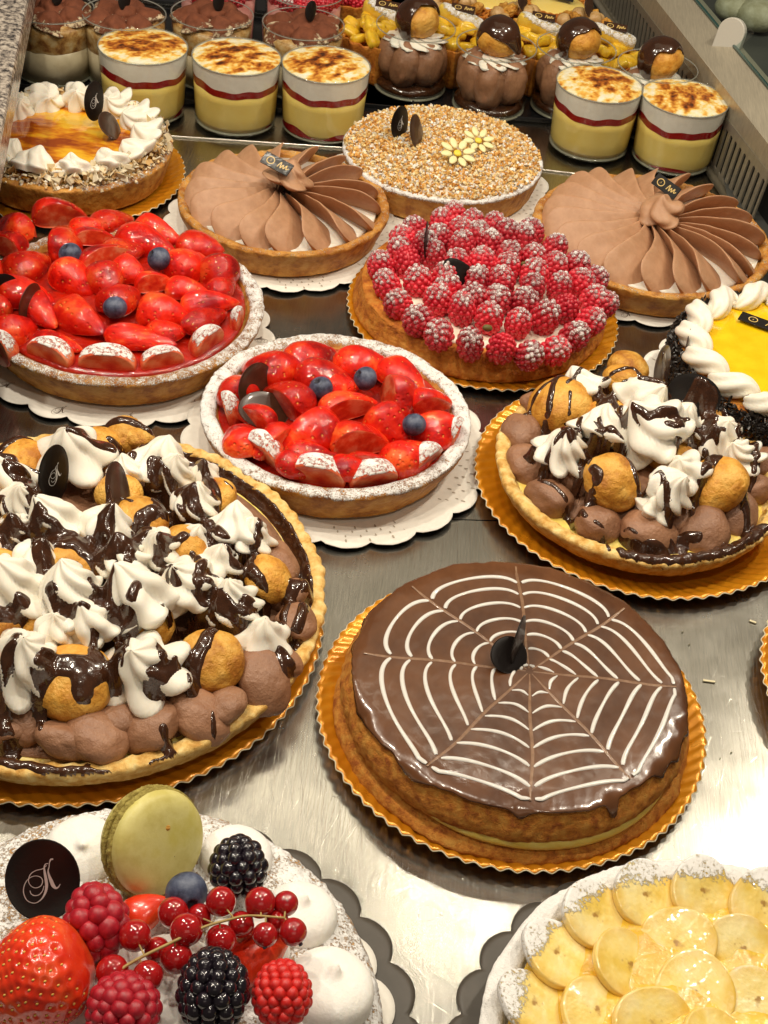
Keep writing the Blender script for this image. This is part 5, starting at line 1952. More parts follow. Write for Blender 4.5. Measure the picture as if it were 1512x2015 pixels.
drupe_berry('raspberry', 'bright red raspberry at the bottom, right of the blackberry', 'raspberry', 555, 1957, 8.6, 124, 135, 'rasp_red', 5, cam_rot(-.3, .05, .1), 10, 13, .205, 'raspberries on the sugar dusted cake')
# blueberry with its crown turned to the lower right
p = at(367, 1757, 8.6)
r = 42 / ppc(p)
d_ = (cam_rot() @ Vector((.40, -.80, -.38))).normalized()
o = ob('blueberry', BLU, None, p, d_.to_track_quat('Z', 'Y').to_euler(), (r, r, r))
tag(o, 'dark blueberry with its crown showing between macaron and blackberry', 'blueberry')
# big whole strawberry
p = at(58, 1930, 8.4)
k_ = ppc(p)
t = thing('strawberry', 'big whole strawberry with yellow seeds at the lower left corner', 'strawberry', p, rot=(cam_rot(.0, 0, 0) @ Matrix.Rotation(math.radians(152), 3, 'Y')).to_euler())
nu, nv = 110, 150
u = np.linspace(0, 1, nu)
rad_ = np.sin(PI * u ** .60) ** .70 * (1 - .12 * u) * 2.95
X = -2.9 + 6.6 * u
th = np.linspace(0, TAU, nv, endpoint=False)
P = np.stack([X[:, None] + 0 * th[None], rad_[:, None] * np.cos(th)[None], rad_[:, None] * np.sin(th)[None] * .9], -1)
P *= (1 + .05 * fbm(P, .4, 2, 3))[..., None]
seeds = []
for r_ in range(15):
    uu = .05 + .9 * (r_ + .5) / 15
    rr_ = float(np.interp(uu, u, rad_))
    n_ = max(3, int(TAU * rr_ / .78))
    for i in range(n_):
        th0 = TAU * (i + .5 * (r_ % 2)) / n_ + .05 * math.sin(i * 7)
        q_ = P[int(uu * (nu - 1)), int(th0 / TAU * nv) % nv]
        seeds.append(q_)
seeds = np.array(seeds)
V = P.reshape(-1, 3)
c0 = V.mean(0)
dm_ = np.full(len(V), 9.)
for s in seeds:
    dm_ = np.minimum(dm_, np.linalg.norm(V - s, axis=1))
nr = (V - np.array([.4, 0, 0]))
nr /= np.linalg.norm(nr, axis=1)[:, None] + 1e-6
V = V - nr * (.10 * np.exp(-(dm_ / .16) ** 2))[:, None] + nr * .03 * sst(.2, .4, dm_)[:, None]
M['berry_skin'] = food('strawberry_skin', [(.62, .020, .006), (.76, .045, .010), (.80, .10, .02)], ns=.35, rough=.26, coat=.5, coatr=.12, sss=.15, sr=(1, .2, .08), ss=.35, bump=((9, .006),))
ob('strawberry_body', mdata('strawberry_body', V, gfaces(nu, nv, False, True)[:, ::-1], M['berry_skin']), t)
M['seed'] = food('strawberry_seed', [(.66, .42, .08)], rough=.4)
iv, if_ = ico(1)
parts = []
for s in seeds:
    d_ = s - np.array([.4, 0, 0])
    d_ /= np.linalg.norm(d_)
    q = Vector(d_).to_track_quat('Z', 'Y').to_matrix()
    parts.append(((iv * [.095, .06, .05]) @ np.array(q).T + s - d_ * .07, if_))
V, F = join(parts)
ob('seeds', mdata('seeds', V, F, M['seed']), t, kind='stuff')
# cut strawberry pieces
for (px, py, z, L_, W_, an, lb) in ((285, 1795, 7.0, 90, 75, 20, 'small strawberry piece half hidden behind the redcurrants'), (512, 1872, 7.0, 150, 95, 35, 'orange red strawberry wedge under the right end of the redcurrants')):
    p = at(px, py, z)
    k_ = ppc(p)
    o = ob('strawberry_wedge', STR[1], None, p, (.15, -.3, dirw(px, py, z, an)), (L_ / k_ / 2.1, W_ / k_ / 1.6, W_ / k_ / 2.1))
    o.data = STR[1].copy()
    o.data.materials.clear()
    o.data.materials.append(M['berry_skin'])
    tag(o, lb, 'strawberry piece', 'cut strawberry pieces')
# redcurrants on their stem
t = thing('redcurrant_sprig', 'sprig of shiny redcurrants on a brown stem across the cake top', 'redcurrants', at(400, 1840, 8.5))
o0 = Vector(t.location)
V3, F3 = ico(4)
cur = mdata('redcurrant', V3, F3, M['currant'])
CU = [(341, 1796, 31, 8.8), (367, 1830, 33, 9.6), (266, 1841, 32, 9.2), (435, 1774, 30, 9.3), (512, 1776, 31, 9.2), (563, 1778, 25, 9.0), (522, 1840, 25, 9.3), (577, 1834, 28, 9.1), (435, 1850, 31, 8.8), (475, 1819, 26, 8.6),
      (347, 1884, 33, 8.8), (222, 1912, 33, 9.0), (291, 1921, 31, 9.2), (393, 1804, 26, 8.4), (546, 1812, 23, 8.5), (310, 1870, 26, 8.2)]
stp = [at(205, 1935, 9.3), at(256, 1896, 9.6), at(335, 1856, 9.9), at(400, 1825, 9.9), at(450, 1810, 9.8), at(490, 1802, 9.6), at(560, 1806, 9.3)]
sc_ = crv([list(p - o0) for p in stp], 8)
V, F = tube(sc_, np.linspace(.085, .06, len(sc_)), 8)
ob('stem', mdata('stem', V, F, M['stem']), t)
for px, py, r_, z in CU:
    p = at(px, py, z)
    r = r_ / ppc(p)
    q = p - o0
    o = ob('redcurrant', cur, t, q, (0, 0, 0), r)
    n_ = sc_[np.argmin(np.linalg.norm(sc_ - np.array(q), axis=1))]
    d_ = np.array(q) - n_
    d_ /= np.linalg.norm(d_) + 1e-6
    V, F = tube([n_, n_ + d_ * .15 + np.array([0, 0, .05]), np.array(q) - d_ * r * .97], .045, 6)
    ob('stalk', mdata('stalk', V, F, M['stem']), t)
    # dried blossom end opposite the stalk
    V, F = ico(1)
    ob('blossom_end', mdata('blossom_end', V * .13 * [1, 1, .8] * (1 + .4 * vn(V, 3, 1))[:, None], F, M['blue_dark']), t, Vector(np.array(q) + d_ * r * 1.0))

# ---------------------------------------------------------------- banana tart
c = (20.9, 39.3)
t = thing('banana_tart', 'banana tart with glazed slices and powdered sugar rim in the lower right corner', 'tart', (c[0], c[1], .3))
tart_shell(t, 11.8, 12.9, 2.7, 2.2, rim=1.1, seed=17, n=420, wob=.18, sugfun=lambda V, s: .55 + .5 * sst(.5, 2.5, V[:, 2]))
M['banglaze'] = food('banana_glaze', [(.74, .44, .03), (.86, .58, .08)], ns=.5, rough=.10, coat=1, coatr=.03, cbump=((.9, .35), (3.2, .06)), bump=((1.0, .25), (3.5, .05)), sss=.2, ss=.3)
blob_disc(t, 'glazed_filling', 11.4, 2.86, .42, 'banglaze', noise_=.25, ns=.5)


def banana_data(seed, sug):
    prof = [(0, 0), (1.0, 0), (1.04, .05), (1.06, .2), (1.05, .36), (1.035, .42), (1.0, .442), (.97, .445), (.8, .445), (.6, .44), (.45, .44), (.3, .43), (.2, .42), (.1, .42), (0, .42)]
    V, F = lathe(prof, 48)
    r = np.hypot(V[:, 0], V[:, 1])
    a = np.arctan2(V[:, 1], V[:, 0])
    V = V * (1 + .04 * np.cos(3 * a + seed) * (r > .5))[:, None]
    V[:, 2] += .015 * fbm(V, 2, 2, seed)
    return mdata('banana_slice', V, F, M['banana' if not sug else 'banana_s'], attrs={'sugar': (-.75 + 1.55 * sst(-.3, .7, V[:, 0] + .25 * fbm(V, 2, 2, seed))) if sug else np.full(len(V), -1.)})


def banana_mat(name, sug):
    m_ = food(name, [(.80, .56, .10), (.88, .68, .22), (.90, .76, .36)], ns=.9, rough=.3, coat=1, coatr=.03, sss=.1, sr=(1, .7, .3), ss=.3, bump=((1.0, .10), (4, .04)), sugar=1, rand=.08, cbump=((.9, .35), (3.2, .06)))
    nt = m_.node_tree
    N, L = nt.nodes, nt.links
    # dark seeds round the heart of the slice (colour of the fruit itself)
    tc = N.new('ShaderNodeTexCoord')
    sp_ = N.new('ShaderNodeVectorMath')
    sp_.operation = 'LENGTH'
    mp = N.new('ShaderNodeMapping')
    mp.inputs['Scale'].default_value = (1, 1, 0)
    L.new(tc.outputs['Object'], mp.inputs[0])
    L.new(mp.outputs[0], sp_.inputs[0])
    n = N.new('ShaderNodeTexNoise')
    n.inputs['Scale'].default_value = 5
    L.new(tc.outputs['Object'], n.inputs[0])
    ad = N.new('ShaderNodeMath')
    ad.operation = 'MULTIPLY_ADD'
    L.new(n.outputs[0], ad.inputs[0])
    ad.inputs[1].default_value = .9
    L.new(sp_.outputs['Value'], ad.inputs[2])
    mr = N.new('ShaderNodeMapRange')
    mr.interpolation_type = 'SMOOTHSTEP'
    mr.inputs[1].default_value, mr.inputs[2].default_value = .42, .66
    mr.inputs[3].default_value, mr.inputs[4].default_value = .85, 0
    L.new(ad.outputs[0], mr.inputs[0])
    me_ = N.new('ShaderNodeMapRange')
    me_.interpolation_type = 'SMOOTHSTEP'
    me_.inputs[1].default_value, me_.inputs[2].default_value = .62, 1.08
    me_.inputs[3].default_value, me_.inputs[4].default_value = 0, .35
    L.new(sp_.outputs['Value'], me_.inputs[0])
    me2 = N.new('ShaderNodeMix')
    me2.data_type = 'RGBA'
    L.new(me_.outputs[0], me2.inputs[0])
    me2.inputs[7].default_value = (.62, .33, .04, 1)
    ramp0 = [x for x in N if x.type == 'VALTORGB'][0]
    for l in list(ramp0.outputs[0].links):
        L.new(me2.outputs[2], l.to_socket)
    L.new(ramp0.outputs[0], me2.inputs[6])
    ramp = me2
    mx = N.new('ShaderNodeMix')
    mx.data_type = 'RGBA'
    L.new(mr.outputs[0], mx.inputs[0])
    L.new(me2.outputs[2], mx.inputs[6])
    mx.inputs[7].default_value = (.34, .16, .03, 1)
    for l in list(me2.outputs[2].links):
        if l.to_node != mx:
            to = l.to_socket
            L.new(mx.outputs[2], to)
    return m_


M['banana'] = banana_mat('banana_flesh', False)
M['banana_s'] = banana_mat('sugared_banana_flesh', True)
BS = [banana_data(i, True) for i in range(3)]
BN = [banana_data(i, False) for i in range(3)]
rg = random.Random(4)
nb = 19
for i in range(nb):
    a = TAU * i / nb + 1.62
    r = 10.45
    R3 = Matrix.Rotation(a, 3, 'Z') @ Matrix.Rotation(-.34, 3, 'Y') @ Matrix.Rotation(.16, 3, 'X')
    ob('banana_slice', BS[i % 3], t, (r * math.cos(a), r * math.sin(a), 2.95), R3, (2.0 * rg.uniform(.95, 1.05), 1.85, 1.25))
for ring, (r, n_) in enumerate(((7.2, 13), (4.3, 8), (1.4, 3))):
    for i in range(n_):
        a = TAU * (i + .3 * ring) / n_ + .9
        R3 = Matrix.Rotation(a + rg.uniform(-.2, .2), 3, 'Z') @ Matrix.Rotation(-.28 + rg.uniform(-.08, .08), 3, 'Y') @ Matrix.Rotation(rg.uniform(-.25, .3), 3, 'X') @ Matrix.Rotation(rg.uniform(0, 6), 3, 'Z')
        s = 1.8 * rg.uniform(.92, 1.12)
        ob('banana_slice', BN[i % 3], t, (r * math.cos(a), r * math.sin(a), 2.75 + .1 * ring), R3, (s * 1.08, s, 1.1))
doily('dark grey scalloped sheet under the banana tart', (20.8, 39.3), 14.4, holes=False, cat='cake card', name='scalloped_card_or_sheet', group='dark scalloped sheets', lift=.02, scal=28, depth=.05, mat_='greysheet', z=.03)  # flat dark grey sheet with scalloped edge, wider than the tart

# crumbs on the steel
M['crumb'] = food('almond_crumb', [(.70, .62, .40)], rough=.6)
for i, (px, py, L_, an, lb) in enumerate(((1396, 1340, .85, -8, 'pale almond sliver on the steel right of the web cake'), (1482, 1223, .5, -20, 'short pale sliver on the steel below the profiterole board'),
                                           (1344, 1243, .16, 0, 'tiny crumb on the steel near the seam shadow'), (1357, 1268, .16, 30, 'tiny dark crumb on the steel right of the web cake'), (1440, 1480, .18, 10, 'tiny crumb on the steel above the bright reflection'), (1418, 1491, .12, 60, 'tiny dark speck on the steel above the bright reflection'))):
    p = at(px, py, .1)
    me = box(L_ if L_ > .3 else L_ * .6, .17 if L_ > .3 else .07, .12 if L_ > .3 else .06, .03 if L_ > .3 else .01)
    me.materials.append(M['crumb' if i in (0, 1) else 'brown_bits'])
    tag(ob('almond_sliver' if i < 2 else 'crumb', me, None, (p.x, p.y, .07), (0, 0, dirw(px, py, 0, an))), lb, 'crumb', 'crumbs on the steel')
# ---------------------------------------------------------------- glass desserts at the back
M['glass'] = thin_glass('dessert_glass', (.96, .97, .95), .9)
M['lemon'] = food('lemon_cream', [(.93, .68, .17), (.95, .73, .22)], ns=.4, rough=.25, coat=.3, sss=.2, sr=(1, .8, .3), ss=.3)
M['coulis'] = food('red_coulis', [(.24, .006, .008), (.34, .012, .012)], ns=1, rough=.15, coat=.6)
M['toast'] = food('scorched_meringue', [(1, 1, 1)], ns=3, rough=.35, attr='col', bump=((3, .06), (9, .03)))
M['mer_side'] = food('meringue_side', [(.86, .82, .74), (.90, .87, .80)], ns=1.3, rough=.4, bump=((2, .02),))
M['tir'] = food('mascarpone_cream', [(.56, .46, .30), (.66, .56, .38)], ns=.6, rough=.35)
M['cocoa'] = food('cocoa_dusted_cream', [(.14, .036, .012), (.20, .055, .020)], ns=2, rough=.85, bump=((6, .02),), sugar=1, sug_scale=5, sug_col=(.66, .52, .34))
M['coffee'] = food('soaked_biscuit', [(.22, .08, .018), (.50, .28, .09), (.62, .46, .24)], ns=.9, nd=4, rough=.4)


def glass_cup(t, Rt, Rb, h, fine=64):
    prof = smoothprof([(0, .0), (Rb * .8, .0), (Rb * .96, .08), (Rb, .35), (Rb * .5 + Rt * .5, h * .5), (Rt, h - .08), (Rt - .05, h), (Rt - .14, h - .05)], 5)
    V, F = lathe(prof, fine)
    ob('glass_wall', mdata('glass_wall', V, F[:, ::-1], M['glass']), t)
    a = np.linspace(0, TAU, fine, endpoint=False)
    V, F = tube(np.stack([(Rt - .06) * np.cos(a), (Rt - .06) * np.sin(a), a * 0 + h], -1), .07, 6, closed=True)
    ob('glass_rim', mdata('glass_rim', V, F, M['rimglass']), t)
    V, F = lathe(smoothprof([(0, .06), (Rb * .8, .06), (Rb * .97, .12), (Rb * .985, .34), (Rb * .8, .42), (0, .42)], 4), fine)
    ob('glass_base', mdata('glass_base', V, F, M['baseglass']), t)


M['rimglass'] = food('glass_rim_highlight', [(.42, .42, .38)], rough=.08, coat=1, spec=1)
M['rimglass'].node_tree.nodes['Principled BSDF'].inputs['Alpha'].default_value = .55
M['baseglass'] = food('thick_glass_base', [(.55, .55, .42)], rough=.08, coat=1, spec=1)
M['baseglass'].node_tree.nodes['Principled BSDF'].inputs['Alpha'].default_value = .45


def meringue_glass(label, px, py, seed):
    p = at(px, py, .25)
    t = thing('lemon_meringue_glass', label, 'glass dessert', p, .3 * seed, 'scorched meringue glasses')
    Rt, Rb, h = 4.68, 4.30, 7.0
    rat = lambda z: Rb + (Rt - Rb) * z / h - .10
    zz = 5.0
    wav = lambda a: .30 * np.sin(2 * a + seed) + .16 * np.sin(5 * a + 2 * seed) + .10 * np.sin(11 * a + seed)
    V, F = lathe([(0, .45), (rat(0) - .1, .45), (rat(1), .9), (rat(2), 2), (rat(3.5), 3.5), (rat(zz), zz - .35), (rat(zz) - .1, zz - .3), (0, zz - .3)], 72)
    ob('lemon_cream', mdata('lemon_cream', V, F, M['lemon']), t)
    n = 96
    a = np.linspace(0, TAU, n, endpoint=False)
    w_ = wav(a) * .9
    P = np.stack([np.stack([(rat(4.7) + .02) * np.cos(a), (rat(4.7) + .02) * np.sin(a), z0 + w_ * f], -1) for z0, f in ((4.45, .5), (4.6, .5), (4.9, .7), (5.2, 1.0), (5.35, 1.0))], 1)
    ob('red_coulis', mdata('red_coulis', P.reshape(-1, 3), gfaces(n, 5, True, False), M['coulis']), t)
    # coulis pockets at the bottom
    top = .55 + 1.5 * np.clip(vn(np.stack([np.cos(a) * 1.6, np.sin(a) * 1.6, a * 0 + seed * 3], -1), 1) - .0, 0, 1)
    P = np.stack([np.stack([(rat(.6) + .03 + .03 * f) * np.cos(a), (rat(.6) + .03 + .03 * f) * np.sin(a), .5 + (top - .5) * f], -1) for f in (0, .33, .66, 1)], 1)
    ob('coulis_pocket', mdata('coulis_pocket', P.reshape(-1, 3), gfaces(n, 4, True, False), M['coulis']), t)
    # meringue: side and scorched top
    zs = np.array([0, .3, .7, 1.0])
    P = np.stack([np.stack([(rat(5 + 2 * f) + .0) * np.cos(a), (rat(5 + 2 * f)) * np.sin(a), (5.15 + w_ * .8) * (1 - f) + 7.05 * f], -1) for f in zs], 1)
    ob('meringue_side', mdata('meringue_side', P.reshape(-1, 3), gfaces(n, 4, True, False), M['mer_side']), t)
    rr = np.concatenate([[4.56, 4.56], np.linspace(4.5, 0, 60)])
    pf = [(x, 7.0 + .38 * (1 - (x / 4.6) ** 2) ** .8 if x < 4.55 else 6.9) for x in rr]
    V, F = lathe(pf, 200)
    V[:, 2] += .11 * fbm(V, 1.3, 3, seed) * (np.hypot(V[:, 0], V[:, 1]) < 4.4)
    rr_ = np.hypot(V[:, 0] - .5 * math.sin(seed * 2), V[:, 1])
    q_ = .60 + .66 * fbm(V * [1, 1.7, 1], .85, 4, seed * 7) + .30 * fbm(V, 3.2, 2, seed) - .36 * sst(2.2, 4.4, rr_) + .12
    st_ = np.array([(0, .90, .84, .66), (.30, .90, .78, .46), (.44, .90, .62, .16), (.60, .78, .36, .05), (.80, .42, .11, .012), (1.05, .07, .018, .006)])
    cc = np.stack([np.interp(q_, st_[:, 0], st_[:, j]) for j in (1, 2, 3)], -1)
    o = ob('scorched_top', mdata('scorched_top', V, F, M['toast'], attrs={'col': cc}), t)
    glass_cup(t, Rt, Rb, 7.05)
    return t


meringue_glass('lemon cream glass with scorched meringue, leftmost of the left three', 284, 215, 1)
meringue_glass('lemon cream glass with scorched meringue, middle one of the left three', 463, 235, 2)
meringue_glass('lemon cream glass with scorched meringue, rightmost of the left three', 634, 250, 3)
meringue_glass('lemon cream glass with scorched meringue, left one of the right hand pair', 1157, 285, 4)
meringue_glass('lemon cream glass with scorched meringue, right one of the pair beside the grille', 1320, 312, 5)

# profiterole glasses


def cap_mesh(seed, tilt_a):
    n, k = 64, 22
    a = np.linspace(0, TAU, n, endpoint=False)
    lim = .95 + .30 * vn(np.stack([np.cos(a) * 1.3, np.sin(a) * 1.3, a * 0 + seed], -1), 1)
    for a0, d_, w_ in ((tilt_a, 1.6, .55), (tilt_a + 2.6, .75, .22), (tilt_a + 4.2, .6, .3)):
        dd = np.abs((a - a0 + PI) % TAU - PI)
        lim = lim + d_ * np.exp(-(dd / w_) ** 2)
    s = np.linspace(0, 1, k)
    th = s[None] * lim[:, None]
    r = 1.07 - .03 * s[None] ** 6
    q = np.minimum(th, 1.75)
    ext_ = np.clip(th - 1.75, 0, 2)
    P = np.stack([r * np.sin(q) * np.cos(a)[:, None], r * np.sin(q) * np.sin(a)[:, None], r * np.cos(q) * .95 - ext_ * .95], -1)
    P[:, -1] = P[:, -2] * [.93, .93, 1] - [0, 0, .02]
    P += .02 * np.stack([vn(P, 3, seed)] * 3, -1)
    return P.reshape(-1, 3), gfaces(n, k, True, False)


def profiterole_glass(label, px, py, seed, drip):
    p = at(px, py, .25)
    t = thing('profiterole_glass', label, 'glass dessert', p, 0, 'profiterole glasses')
    Rt, Rb, h = 4.45, 4.1, 7.2
    rg = random.Random(seed)
    for i in range(6):
        a = TAU * i / 6 + seed * 1.3
        r = 2.2
        ob('mousse_ball', MOU[(i + seed) % 5], t, (r * math.cos(a), r * math.sin(a), 3.5 + rg.uniform(-.2, .3)), (rg.uniform(-.15, .15), rg.uniform(-.15, .15), rg.uniform(0, 6)), (1.85, 1.95, 3.0))
    ob('mousse_ball', MOU[seed % 5], t, (0, 0, 3.8), (0, 0, 1), (2.4, 2.4, 2.7))
    V, F = lathe([(0, .45), (3.9, .45), (3.95, .9), (3.6, 1.3), (0, 1.5)], 48)
    V[:, 2] += .25 * fbm(V, .7, 2, seed)
    ob('chocolate_sauce', mdata('chocolate_sauce', V, F, M['choc']), t)
    V, F = dollop_mesh(11, 1.8, seed, .5, .22, 110, 14)
    ob('cream_ring', mdata('cream_ring', V * [2.9, 2.9, 2.2] + [0, 0, 5.7], F, M['cream']), t)
    ob('choux_bun', CHX[seed % 5], t, (.1, 0, 8.0), (.1, .2, seed), (2.4, 2.4, 2.45))
    V, F = cap_mesh(seed, drip)
    ob('chocolate_cap', mdata('chocolate_cap', V, F, M['choc']), t, (.1, 0, 8.05), (.05, -.42, 0), (2.42, 2.42, 2.35))
    glass_cup(t, Rt, Rb, h)
    return t


for i, (px, py, dr, lb) in enumerate(((806, 172, 3.9, 'profiterole glass with dark chocolate cap, leftmost of the four'), (960, 210, 5.6, 'profiterole glass with chocolate drip and star piped cream, second from the left'),
                                      (1113, 213, 3.7, 'profiterole glass with round bare bun front, third from the left'), (1268, 250, 3.7, 'profiterole glass with full dark chocolate cap beside the grille'))):
    profiterole_glass(lb, px, py, i + 1, dr)


def kiss_cocoa(seed):
    V, F = dollop_mesh(5, .5, seed, .75, .10, 48, 16)
    s = 1.3 * sst(.60, .05, V[:, 2] + .25 * fbm(V, 2, 2, seed)) - .70
    return mdata('cocoa_cream_peak', V, F, M['cocoa'], attrs={'sugar': s})


CK = [kiss_cocoa(i) for i in range(4)]


def tiramisu_glass(label, px, py, z, seed, bean=False):
    p = at(px, py, z)
    t = thing('tiramisu_glass', label, 'glass dessert', (p.x, p.y, .25), 0, 'cocoa dusted cream glasses')
    Rt, Rb, h = 4.5, 4.05, 7.4
    V, F = lathe([(0, .45), (3.9, .45), (3.98, 2), (4.1, 4.1), (0, 4.1)], 60)
    ob('cream_layer', mdata('cream_layer', V, F, M['tir']), t)
    V, F = lathe([(4.1, 3.9), (4.18, 4.4), (4.28, 5.6), (4.3, 6.3), (3.6, 6.7), (0, 6.9)], 60)
    V[:, 2] += .12 * fbm(V, 1, 2, seed)
    ob('biscuit_layer', mdata('biscuit_layer', V, F, M['coffee']), t)
    rg = random.Random(seed)
    for i in range(6):
        a = TAU * i / 6 + seed * .7
        r = 2.45
        ob('cocoa_cream_peak', CK[(i + seed) % 4], t, (r * math.cos(a), r * math.sin(a), 6.5), (rg.uniform(-.3, .3), rg.uniform(-.3, .3), rg.uniform(0, 6)), (1.95, 1.95, 2.2))
    ob('cocoa_cream_peak', CK[seed % 4], t, (0, 0, 6.9), (0, 0, 1), (1.9, 1.9, 2.3))
    plaque(t, (.8 if not bean else .2, -.3, 9.0), (-.25, .4, .8), .8, 1.1, 'plaque', None)
    glass_cup(t, Rt, Rb, h)
    return t


for i, (px, py, lb) in enumerate(((103, 26, 'cocoa dusted cream glass partly behind the granite ledge'), (245, 38, 'cocoa dusted cream glass behind the leftmost meringue glass'),
                                  (418, 38, 'cocoa dusted cream glass behind the middle meringue glass'), (597, 58, 'cocoa dusted cream glass, rightmost of its row'))):
    tiramisu_glass(lb, px, py, 7.0, i + 1, i == 1)


def raspberry_glass(label, px, py, seed):
    p = at(px, py, 7.5)
    t = thing('raspberry_glass', label, 'glass dessert', (p.x, p.y, .25), 0, 'raspberry glasses in the back row')
    V, F = lathe([(0, .45), (3.9, .45), (4.0, 2), (4.15, 6.2), (3.6, 6.6), (0, 6.8)], 48)
    M.setdefault('pinkc', food('pink_cream', [(.62, .22, .20), (.72, .36, .33)], ns=.6, rough=.4))
    ob('pink_cream', mdata('pink_cream', V, F, M['pinkc']), t)
    rg = random.Random(seed)
    for i in range(14):
        a = TAU * i / 9
        r = 3.1 if i < 9 else 1.3
        ob('raspberry', RASP[i % 4], t, (r * math.cos(a), r * math.sin(a), 7.3 + (i > 8) * .5), (rg.uniform(-.5, .5), rg.uniform(-.5, .5), 1), 1.1)
    glass_cup(t, 4.5, 4.1, 7.8)


raspberry_glass('glass of sugared raspberries behind the cocoa glasses, at the top edge', 600, -8, 1)
raspberry_glass('pink glass of raspberries at the top edge, left of the other', 430, -22, 2)

# tartlets
M['pine'] = food('glazed_pineapple', [(.70, .38, .012), (.84, .56, .04)], ns=1.2, rough=.12, coat=1, coatr=.04, sss=.2, sr=(1, .7, .2), ss=.3, bump=((2, .05),))
M['pine_s'] = food('sugared_pineapple', [(.74, .46, .03), (.84, .60, .10)], ns=1.2, rough=.2, coat=.6, bump=((2, .05),), sugar=1)


def chunk_data(seed, sx, sy, sz, mat_='pine', sug=-1.0):
    V, F = ico(3)
    s = np.sign(V) * np.abs(V) ** .55
    V = s * [sx, sy, sz] * (1 + .12 * fbm(V, 1.2, 2, seed))[:, None]
    return mdata('fruit_chunk', V, F, M[mat_], attrs={'sugar': np.full(len(V), sug) if sug <= -1 else -.4 + sug * sst(-.2, .6, V[:, 2] / sz + .5 * (V[:, 0] / sx))})


CH = [chunk_data(i, .95, .6, .5) for i in range(4)]
WED = chunk_data(9, 2.6, .75, .9, 'pine_s', 1.1)


def basket(t, R, Rb, h, mat_='crust_dark', fl=16):
    prof = smoothprof([(Rb * .6, 0), (Rb, .05), (Rb + (R - Rb) * .5, h * .5), (R, h), (R - .35, h + .02), (R - .5, h - .5), (0, h - .7)], 5)
    V, F = lathe(prof, 128)
    a = np.arctan2(V[:, 1], V[:, 0])
    rr = np.hypot(V[:, 0], V[:, 1])
    f = 1 + .045 * np.sin(fl * a) * sst(Rb * .6, Rb, rr)
    V[:, :2] *= f[:, None]
    V += .05 * np.stack([fbm(V, 2, 2, 1)] * 3, -1)
    return ob('pastry_cup', mdata('pastry_cup', V, F, M[mat_], attrs={'sugar': np.full(len(V), -.6)}), t)


def pineapple_tartlet(label, px, py, seed, wa):
    p = at(px, py, 5)
    t = thing('pineapple_tartlet', label, 'tartlet', (p.x, p.y, .25), 0, 'pineapple tartlets with gold printed plaques')
    basket(t, 4.3, 3.4, 4.6)
    rg = random.Random(seed)
    for i in range(22):
        a = TAU * i / 11
        r = 3.2 if i < 11 else 1.5
        ob('fruit_chunk', CH[i % 4], t, (r * math.cos(a), r * math.sin(a), 5.0 + (i >= 11) * .8 + rg.uniform(-.2, .3)), (rg.uniform(-.5, .5), rg.uniform(-.5, .5), rg.uniform(0, 6)), rg.uniform(.95, 1.3))
    ob('pineapple_wedge', WED, t, (.6, .8, 6.6), (.1, .22, wa), 1.1)
    square_plaque(t, (.7, .9, 7.75), (.35, .05, -.05), 2.7, 1.15, 'plaque_brown')


for i, (px, py, lb) in enumerate(((745, 65, 'pineapple tartlet behind the first profiterole glass'), (893, 72, 'pineapple tartlet behind the second profiterole glass'),
                                  (1050, 88, 'pineapple tartlet behind the third profiterole glass'), (1190, 108, 'pineapple tartlet nearest the grille, behind the fourth profiterole glass'))):
    pineapple_tartlet(lb, px, py, i + 1, -.35 + .1 * i)
M['hazel'] = food('whole_hazelnut', [(.48, .27, .09), (.66, .44, .20)], ns=1.5, rough=.45, bump=((3, .03),))
HZ = mdata('hazelnut', *blob_mesh(3, 3, .08, 1.5, (1, 1, 1.05)), M['hazel'])
WN = mdata('walnut', *blob_mesh(8, 4, .38, 2.4, (1.1, .9, .7)), M['choux'])


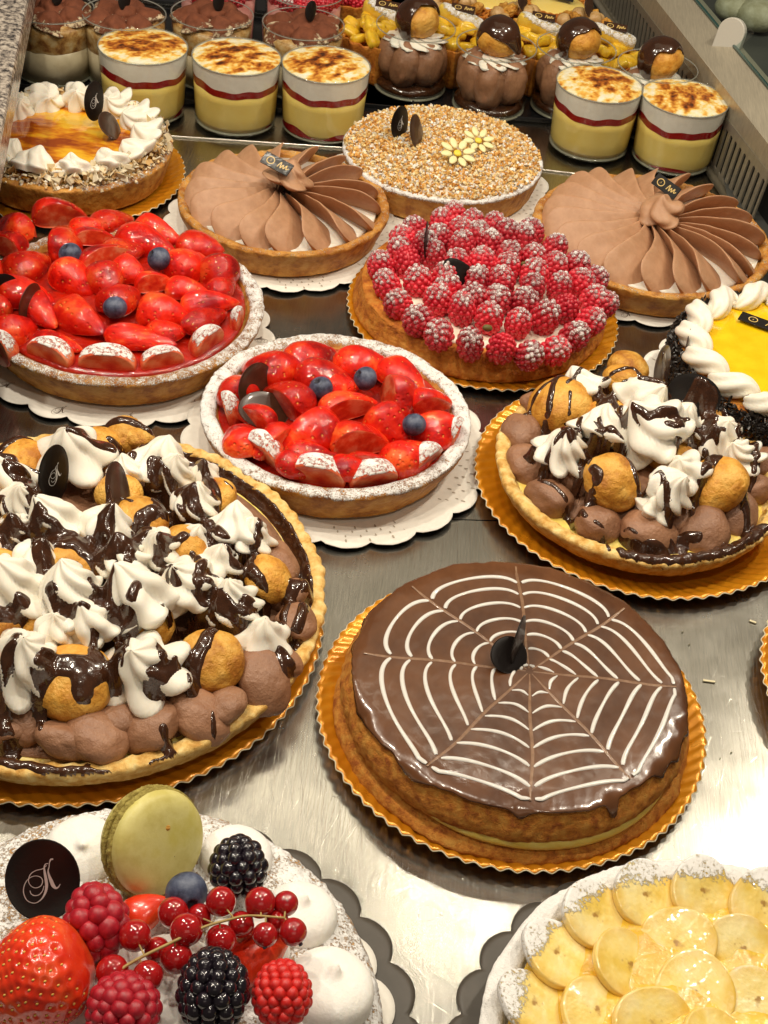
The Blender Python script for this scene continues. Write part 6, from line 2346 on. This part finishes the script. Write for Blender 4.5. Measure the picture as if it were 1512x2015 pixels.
def nut_tartlet(label, px, py, seed):
    p = at(px, py, 4)
    t = thing('nut_tartlet', label, 'tartlet', (p.x, p.y, .25), 0, 'tartlets of mixed nuts')
    basket(t, 3.9, 3.0, 3.6, fl=14)
    rg = random.Random(seed)
    for i in range(13):
        a = TAU * i / 8
        r = 2.5 if i < 8 else 1.1
        ob('hazelnut' if i % 3 else 'walnut', HZ if i % 3 else WN, t, (r * math.cos(a), r * math.sin(a), 3.9 + (i > 7) * .6), (rg.uniform(0, 3), rg.uniform(0, 3), 0), rg.uniform(.75, .95))
    o = plaque(t, (.3, .3, 5.9), (-.5, .3, .8), .9, 1.3, 'plaque_brown', None)


nut_tartlet('tartlet heaped with hazelnuts and walnuts at the top edge', 895, 15, 1)
nut_tartlet('tartlet of nuts behind the third pineapple tartlet', 1020, 35, 2)
nut_tartlet('sugar dusted nut tartlet closest to the grille', 1150, 48, 3)


def lemon_tartlet(label, px, py, paper, seed):
    p = at(px, py, 4)
    t = thing('lemon_tartlet', label, 'tartlet', (p.x, p.y, .25), 0, 'lemon tartlets at the top edge')
    basket(t, 3.9, 3.0, 3.4, 'paper' if paper else 'crust_dark', 28)
    blob_disc(t, 'lemon_filling', 3.5, 3.3, .5, 'lemon', n=60, rings=8, noise_=.05)
    if not paper:
        square_plaque(t, (.6, -.2, 4.6), (.6, .1, -.1), 2.4, 1.3, 'plaque')


lemon_tartlet('yellow tartlet in a white paper cup at the top edge', 965, -10, True, 1)
lemon_tartlet('yellow glazed tartlet with gold printed plaque by the grille, at the top edge', 1100, 2, False, 2)
p = at(700, -5, 4)
t = thing('berry_tartlet', 'red berry tartlet in brown pastry at the top edge left of the pineapple tartlets', 'tartlet', (p.x, p.y, .25))
basket(t, 4.2, 3.2, 4.0)
for i in range(9):
    a = TAU * i / 9
    ob('raspberry', RASP[i % 4], t, (2.8 * math.cos(a), 2.8 * math.sin(a), 4.6), (.3, .2, i), 1.15)
ob('raspberry', RASP[0], t, (0, 0, 5.2), (.3, .2, 1), 1.3)
